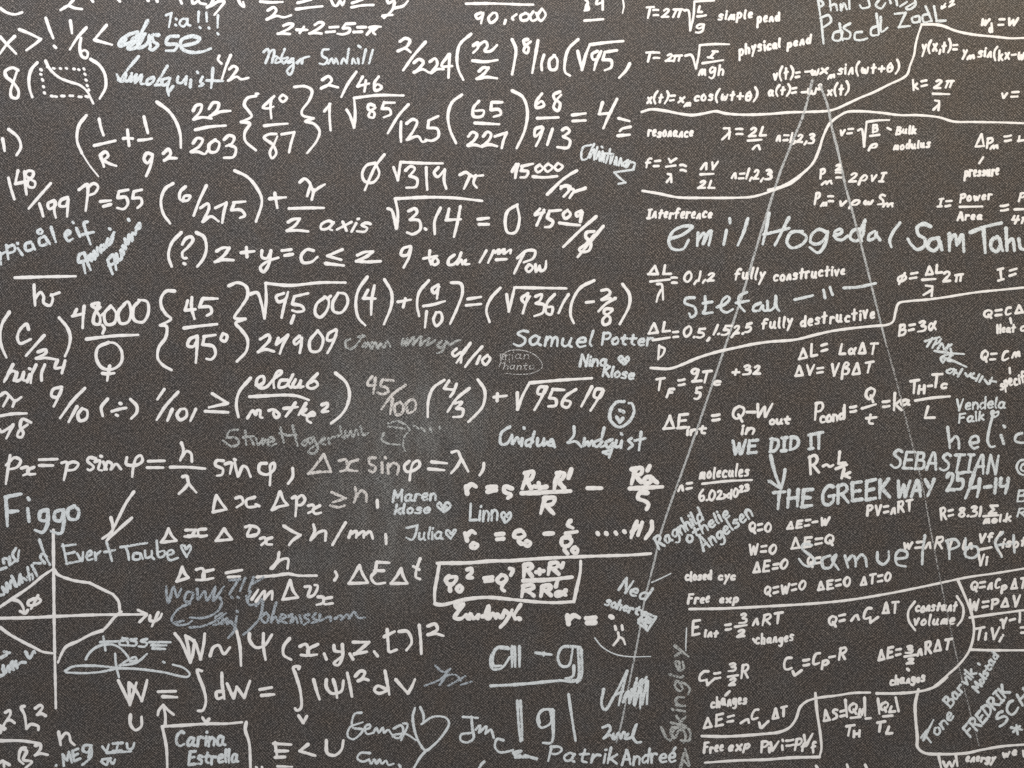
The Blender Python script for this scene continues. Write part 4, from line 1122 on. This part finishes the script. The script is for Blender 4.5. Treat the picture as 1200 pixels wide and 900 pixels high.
s 555,270 585,330 610,385 / 605,280 608,385 / 610,380 640,280 / 605,280 640,320 665,365 / 665,365 680,310 690,268 / 742,322 825,320 / 762,345 830,348 / 945,225 925,220 930,245 955,310 965,370 950,410 928,412 / 950,445 970,475 / 980,450 965,470
s 1040,235 1042,290 1052,355 / 1048,320 1015,325 1020,355 1050,345 / 1065,285 1095,355 / 1095,352 1110,300 / 1110,300 1145,350 / 1145,350 1160,305 1172,272
s 612,430 612,475 635,502 662,485 664,440
@ 300 730
s 18,312 75,302 / 25,340 85,335 / 200,215 205,205 175,208 185,240 208,320 210,400 190,410 183,400 / 200,435 222,468 / 222,468 238,438 / 270,265 285,320 298,358 / 330,265 330,300 355,330 400,320 410,270 / 362,265 375,310 380,350 / 428,235 440,290 450,345 / 465,250 490,225 510,230 500,255 478,272 / 478,272 505,262 528,268
s 605,225 615,280 625,335 / 610,310 570,295 555,315 575,330 620,315 / 655,265 685,300 712,330 / 712,330 730,300 745,265
i arrow W 4.4 white arrow pointing up to the equals sign
@ 0 730
s 775,480 775,430 765,385 / 765,385 745,410 740,432 / 765,385 790,410 815,430
i frame W 4.4 white hand drawn box around two blue-grey words
s 760,485 850,480 980,472 1060,472 1135,465 / 762,490 780,580 785,690 / 1155,465 1150,500 1168,560 1175,690
i signature B 4.4
t Carina|830,578,1055,572,68
t Estrella|885,665,1115,652,62
i note B 4
t ·|265,680,275,678,30
t ME|300,670,385,635,48
s 430,575 395,575 390,600 415,605 425,580 430,620 400,655 385,665 / 425,600 415,630
i note B 4
s 480,580 498,600 510,570 / 530,565 575,562 / 552,562 548,600 / 530,600 570,598 / 595,565 600,590 620,588 630,562 / 500,608 615,602 / 475,650 500,665 510,640 530,660 540,640 / 480,640 520,635
i formula W 4.4
s -10,470 0,490 20,500 / 0,515 25,465 / 0,480 25,495 / 25,420 45,410 50,425 30,460 / 30,460 50,455 68,468 / 115,390 100,395 115,430 125,495 / 125,495 145,475 180,485 180,502 / 165,400 190,385 200,395 175,430 / 175,430 195,425 215,435
s 0,552 100,552 190,565 / 0,655 15,645 20,675 / 20,650 45,665 / 120,585 100,590 90,640 110,660 / 105,590 125,600 110,640 150,650 120,680 / 165,575 190,570 190,590 165,620 / 165,620 190,612 225,618
i formula W 4.4
s 275,510 280,540 285,572 / 282,545 310,515 325,525 332,555 350,572
i formula W 4.6 white E less than U
@ 300 730
s 82,565 165,570 / 90,560 95,600 100,628 / 92,600 150,600 / 90,630 135,628 / 245,568 205,600 / 205,600 278,622 / 330,550 335,610 370,620 400,595 410,550
i signature B 3.4
s 495,420 465,425 450,460 455,490 500,500 490,520 455,545 430,530 440,490 500,465 / 505,500 535,490 530,475 510,490 520,520 550,515 / 550,515 565,490 575,515 595,490 600,515 620,500 640,525 655,520 / 645,495 680,480 690,500 670,540 640,530 700,520 750,550 / 690,470 710,475 680,550
i flourish B 3 thin pale outline of a heart with a long tail
s 745,400 735,440 745,510 770,570 795,598 830,575 880,520 905,470 890,445 830,440 775,475 / 770,395 785,430 785,470 / 800,595 770,630 740,680
s 535,610 490,610 475,635 500,650 530,640 / 530,640 540,660 555,640 565,660 580,640 590,660 610,645 620,665 645,660 / 670,665 678,675
i signature B 3.8
s 970,440 1040,445 / 1010,440 1015,500 1020,540 990,560 960,550 960,525 1010,515 / 1030,500 1050,480 1045,515 / 1050,510 1080,485 1075,520 / 1080,515 1100,500 1115,540 / 1160,550 1130,545 1120,580 1140,605 1190,600 1205,595
s 1070,650 1055,665 1040,690
i note W 3
s 0,675 5,680 / 28,675 30,680 / 100,672 170,674
i note B 4 tall pale strokes with a round g between them
@ 600 730
s 25,365 30,460 40,555 / 40,365 45,460 48,550 / 265,335 280,440 298,552
s 190,405 140,410 120,450 135,490 180,470 185,420 / 180,410 190,480 185,560 145,562 / 195,410 195,540 / 150,405 125,430 130,470
s 5,610 30,600 45,600 10,620 40,620 / 15,630 80,628 118,635 / 60,620 115,640
i signature B 4.2 spiky pale signature with tall zigzags
s 430,310 420,380 435,408 480,340 540,225 / 540,225 520,300 500,385 / 480,340 520,320 / 525,350 545,320 550,370 / 520,370 560,310 / 550,375 585,260 / 585,260 570,380 / 575,385 610,265 / 610,265 600,400 / 610,380 635,270 632,380
i signature B 4.2
s 425,490 455,480 460,500 430,540 / 430,540 460,525 475,545 / 475,520 480,545 500,515 510,540 / 510,540 525,510 535,540 / 545,520 530,540 560,535 585,475 / 580,480 565,530 585,560 605,558
i signature B 3.8
t Patrik|170,645,490,660,70
t Andreé|515,665,770,650,70
i signature F 4
t Skingley|815,560,800,105,66
s 700,490 725,540 745,550 755,510 780,480 / 760,490 830,500 830,550 790,550 / 800,640 830,670 810,590 / 790,680 805,610
i formula W 3.2
i note W 3.2
s 1020,320 1000,340
t changes|935,395,1100,375,52
i formula W 3.4
t ΔE=|898,495,1045,468,58
t n|1072,470,1110,468,35
t C|1125,450,1160,445,50
t v|1162,495,1205,490,45
@ 900 730
t ΔT|22,448,95,435,50
i ruled_line W 4
s -310,530 -200,532 -80,525 0,518 50,512 100,490 130,450 150,395 180,368 230,352 320,340 400,328 478,326 / 508,330 600,330 700,322 760,308 800,288 840,255
i frame W 4
s 222,330 230,420 245,520 250,590 242,625 / 242,628 100,632 0,640 -150,645 -295,655
i note W 3.4
@ 600 730
t Free|900,610,990,600,48
t exp|1018,600,1115,590,45
@ 900 730
i formula W 3.4
t P|-32,605,5,600,58
s 5,562 6,567 / 5,585 7,606
t V|18,600,55,595,42
s 68,548 70,553 / 66,575 68,594
t =|85,575,118,570,30
t P|125,592,160,590,58
t f|160,600,180,598,40
t V|175,575,215,570,58
t f|210,605,232,600,60
i formula W 3.6
t ΔS=|262,462,365,440,55
s 362,360 370,440 / 452,350 455,435
t Q|385,430,420,425,50
t H|425,432,448,430,28
s 388,445 432,440 / 458,448 480,446
t T|372,525,410,520,50
t H|402,535,432,532,35
s 515,355 522,425 / 598,350 612,415
t Q|530,415,565,412,48
t L|568,418,595,415,28
s 540,438 582,434
t T|518,510,555,505,48
t L|555,522,582,520,34
i ruled_line W 4.2
s 705,312 690,380 692,450 700,540 700,580 730,608 820,615 930,610 1000,595 1100,578 1200,570
i signature B 3.6
t Tone|755,570,872,438,52
t Barvik|855,398,975,235,48
s 728,550 775,455 / 985,190 992,195
t Molstad|985,325,1082,150,38
i signature B 4.1
t FREDRIK|950,535,1135,325,54
t SCH|1090,490,1235,345,52
s 1140,490 1190,500 / 1165,480 1170,520 / 1150,510 1180,485
i formula W 3.6
s 800,625 812,680 / 880,620 888,670 / 820,650 835,675 850,650 862,675 875,645 / 225,670 232,680 / 370,665 375,680 / 455,665 462,680
i note W 3.4
t energy|930,650,1065,650,38
t we|1105,630,1165,620,42
s 1195,600 1200,625
@ 900 400
i note B 2.4
t B|1168,752,1205,752,52
t R|1168,820,1205,820,38
i flourish B 3.4
s 1215,555 1180,560 1165,590 1180,620 1215,630 / 1215,570 1190,580 1185,600 1215,615
@ 900 730
i note W 3
"""

# ---------------------------------------------------------------- handwriting
def catmull(P, step):
    if len(P) == 1:
        P = [P[0], (P[0][0] + 0.6, P[0][1] + 0.4)]
    out = []
    n = len(P)
    for i in range(n - 1):
        p0 = P[i - 1] if i > 0 else (2 * P[0][0] - P[1][0], 2 * P[0][1] - P[1][1])
        p1, p2 = P[i], P[i + 1]
        p3 = P[i + 2] if i + 2 < n else (2 * P[-1][0] - P[-2][0], 2 * P[-1][1] - P[-2][1])
        # centripetal spacing keeps tight handwriting loops from overshooting
        d1 = max(1e-3, math.dist(p0, p1) ** .5); d2 = max(1e-3, math.dist(p1, p2) ** .5); d3 = max(1e-3, math.dist(p2, p3) ** .5)
        m1 = [(p1[k] - p0[k]) / d1 - (p2[k] - p0[k]) / (d1 + d2) + (p2[k] - p1[k]) / d2 for k in (0, 1)]
        m2 = [(p2[k] - p1[k]) / d2 - (p3[k] - p1[k]) / (d2 + d3) + (p3[k] - p2[k]) / d3 for k in (0, 1)]
        m = max(2, int(math.dist(p1, p2) / step) + 1)
        for j in range(m):
            t = j / m
            a = 2 * t**3 - 3 * t**2 + 1; b = t**3 - 2 * t**2 + t; c = -2 * t**3 + 3 * t**2; e = t**3 - t**2
            out.append(tuple(a * p1[k] + b * m1[k] * d2 + c * p2[k] + e * m2[k] * d2 for k in (0, 1)))
    out.append(P[-1])
    return out

class Ink:
    """collects the pen strokes of one inscription as raised ribbons of paint"""
    count = 0
    def __init__(s):
        s.v, s.f, s.uv = [], [], []
    def stroke(s, P, w):
        """P in photograph pixels, w full width in pixels"""
        pts = catmull(P, 1.6)
        # drop doubles
        q = [pts[0]]
        for p in pts[1:]:
            if math.dist(p, q[-1]) > 0.35: q.append(p)
        if len(q) < 2: q.append((q[0][0] + .5, q[0][1] + .3))
        pts = q
        n = len(pts)
        ph, ph2 = random.random() * 6, random.random() * 6
        y0 = -0.0004 - 0.000012 * (Ink.count % 60)
        Ink.count += 1
        hw = w / 2
        L = 0; acc = [0]
        for i in range(1, n):
            L += math.dist(pts[i], pts[i - 1]); acc.append(L)
        rows = []
        def nrm(i):
            a, b = pts[max(0, i - 1)], pts[min(n - 1, i + 1)]
            dx, dy = b[0] - a[0], b[1] - a[1]
            l = math.hypot(dx, dy) or 1
            return dx / l, dy / l
        def width(t, i):
            k = 1.02 + .10 * math.sin(t * .17 + ph) + .06 * math.sin(t * .61 + ph2) + random.uniform(-.05, .05)
            return hw * k
        tx, ty = nrm(0)
        for a in (-1.0, -.8, -.4):           # round start
            c = math.sqrt(max(0, 1 - a * a)) if a > -1 else .25
            rows.append((pts[0][0] + tx * a * hw, pts[0][1] + ty * a * hw, tx, ty, hw * c, 0))
        for i in range(n):
            tx, ty = nrm(i)
            sp = 1.0 if L < 12 else 1.06 - .28 * (acc[i] / L) ** 1.5
            rows.append((pts[i][0], pts[i][1], tx, ty, width(acc[i], i) * sp, acc[i]))
        e = .78 if L >= 12 else 1
        for a in (.4, .8, 1.0):
            c = math.sqrt(max(0, 1 - a * a)) if a < 1 else .25
            rows.append((pts[-1][0] + tx * a * hw * e, pts[-1][1] + ty * a * hw * e, tx, ty, hw * c * e, L))
        b = len(s.v)
        for k, (x, y, tx, ty, r, t) in enumerate(rows):
            endf = 1 if 0 < k < len(rows) - 1 else 0
            for side, hgt, vv in ((-1, 0, 0), (0, .00035 * endf, .5), (1, 0, 1)):
                X = (x - ty * r * side - 600) * PX
                Z = (450 - (y + tx * r * side)) * PX
                s.v.append((X, y0 - hgt, Z)); s.uv.append((t * PX, vv if endf else (0.06 if side < 0 else .94 if side > 0 else .5)))
        for k in range(len(rows) - 1):
            for j in (0, 1):
                a = b + k * 3 + j
                s.f.append((a, a + 1, a + 4, a + 3))
    def build(s, name, mat, label):
        me = bpy.data.meshes.new(name)
        me.from_pydata(s.v, [], s.f)
        uv = me.uv_layers.new(name='UVMap')
        for lp in me.loops:
            uv.data[lp.index].uv = s.uv[lp.vertex_index]
        for p in me.polygons: p.use_smooth = True
        me.update()
        return add_part(name, me, mat, label)

def parse_strokes(txt):
    return [[tuple(float(c) for c in p.split(',')) for p in st.split()] for st in txt.split('/') if st.strip()]

GLYPH = {}
for line in FONT.strip('\n').split('\n'):
    c, rest = line.split(' ', 1)
    if c == '/':
        GLYPH[c] = [[(4.4, 12), (2, 5), (0, -2)]]
    else:
        GLYPH[c] = parse_strokes(rest)

def set_text(txt, x0, y0, x1, y1, h, slant, hand=''):
    """strokes (in the same pixels as the arguments) of a word fitted between two baseline points"""
    if txt == '=':
        c = .41 * h; g = random.uniform(10.5, 12.5)
        return [[(x0, y0 - c - g), ((x0 + x1) / 2, y0 - c - g - 1), (x1, y1 - c - g)],
                [(x0 + 2, y0 - c + g), ((x0 + x1) / 2, y0 - c + g - 1), (x1, y1 - c + g)]]
    items, cur = [], 0.0
    for c in txt:
        g = GLYPH.get(hand + c, GLYPH[c])
        if c == '=':
            gu = max(3.7, 23.5 / (h / 10)) / 2
            g = [[(.2, 4.1 + gu), (4.2, 4.4 + gu)], [(.2, 4.1 - gu), (4.2, 4.4 - gu)]]
        xs = [p[0] for st in g for p in st]
        wob = random.uniform(-.35, .35); sc = random.uniform(.94, 1.07)
        if hand: wob *= 2.2; sc = random.uniform(.84, 1.1)
        sh = random.uniform(-.04, .04)
        for st in g:
            items.append([((cur + (x - min(xs)) * random.uniform(.97, 1.03) + (slant / 10 + sh) * y), (y * sc + wob)) for x, y in st])
            items[-1] = [(x + random.uniform(-.22, .22), y + random.uniform(-.22, .22)) for x, y in items[-1]]
        cur += max(xs) - min(xs) + ((3.1 if hand else 1.9) if c not in '.,!|' else 1.8)
    xs = [p[0] for st in items for p in st]
    a, b = min(xs), max(xs)
    D = math.hypot(x1 - x0, y1 - y0)
    ux, uy = (x1 - x0) / D, (y1 - y0) / D
    k = D / max(b - a, 1.2)
    if b - a < 1.2: k = h / 10
    out = []
    for st in items:
        out.append([(x0 + ux * (x - a) * k + uy * y * h / 10, y0 + uy * (x - a) * k - ux * y * h / 10) for x, y in st])
    return out

BOLD = {3.0: .93, 3.2: .92, 3.4: .89, 3.6: .88, 6.0: .9, 5.6: .9, 6.4: .9}

def clusters(sts, w):
    w *= .35
    boxes = [[min(p[0] for p in s) - w, min(p[1] for p in s) - w, max(p[0] for p in s) + w, max(p[1] for p in s) + w] for s in sts]
    n = len(sts); par = list(range(n))
    def root(a):
        while par[a] != a: a = par[a]
        return a
    size = [max(b[2] - b[0], b[3] - b[1]) for b in boxes]
    for a in range(n):
        for b in range(a):
            A, B = boxes[a], boxes[b]
            gx = max(0, max(A[0], B[0]) - min(A[2], B[2])); gy = max(0, max(A[1], B[1]) - min(A[3], B[3]))
            if math.hypot(gx, gy) <= max(8.5, .40 * max(size[a], size[b])):
                par[root(a)] = root(b)
    out = {}
    for a in range(n): out.setdefault(root(a), []).append(sts[a])
    return sorted(out.values(), key=len, reverse=True)

def write(data):
    ox = oy = 0.0
    cur = None
    jobs = []
    for line in data.strip('\n').split('\n'):
        line = line.rstrip()
        if not line: continue
        k, rest = line[0], line[2:]
        if k == '@':
            ox, oy = (float(q) for q in rest.split())
        elif k == 'i':
            f = rest.split(' ', 3)
            cur = dict(name=f[0], ink=f[1], w=float(f[2]), label=f[3] if len(f) > 3 else None, st=[])
            jobs.append(cur)
        elif k == 's':
            for st in parse_strokes(rest):
                cur['st'].append([(ox + x / 4, oy + y / 4) for x, y in st])
        elif k == 't':
            txt, par = rest.rsplit('|', 1)
            v = [float(q) for q in par.split(',')]
            sl = v[5] if len(v) > 5 else 1.2
            hand = 'R:' if cur['ink'] == 'W' and cur['w'] < 3.9 and ox >= 600 else ''
            if hand:
                v[4] *= .9
                if len(v) < 6: sl = random.uniform(1.0, 2.4)
            for st in set_text(txt, *v[:5], sl, hand):
                cur['st'].append([(ox + x / 4, oy + y / 4) for x, y in st])
            cur.setdefault('says', []).append(txt)
    for j in jobs:
        if not j['st']: continue
        if not j['label'] and j.get('says') and j['ink'] == 'W' and j['name'] in ('formula', 'note'):
            j['label'] = 'small white handwritten %s reading %s' % (j['name'], ' '.join(j['says'][:8]))
        groups = clusters(j['st'], j['w'])
        for g in groups:                      # writing that stands well apart is a piece of its own
            ink = Ink()
            for st in g:
                ink.stroke(st, j['w'] * (BOLD.get(round(j['w'], 1), .82) if j['ink'] != 'B' else .82 if j['w'] > 3.3 else 1))
            ink.build(j['name'], INK[j['ink']], j['label'] if g is groups[0] else None)

write(TEXT)
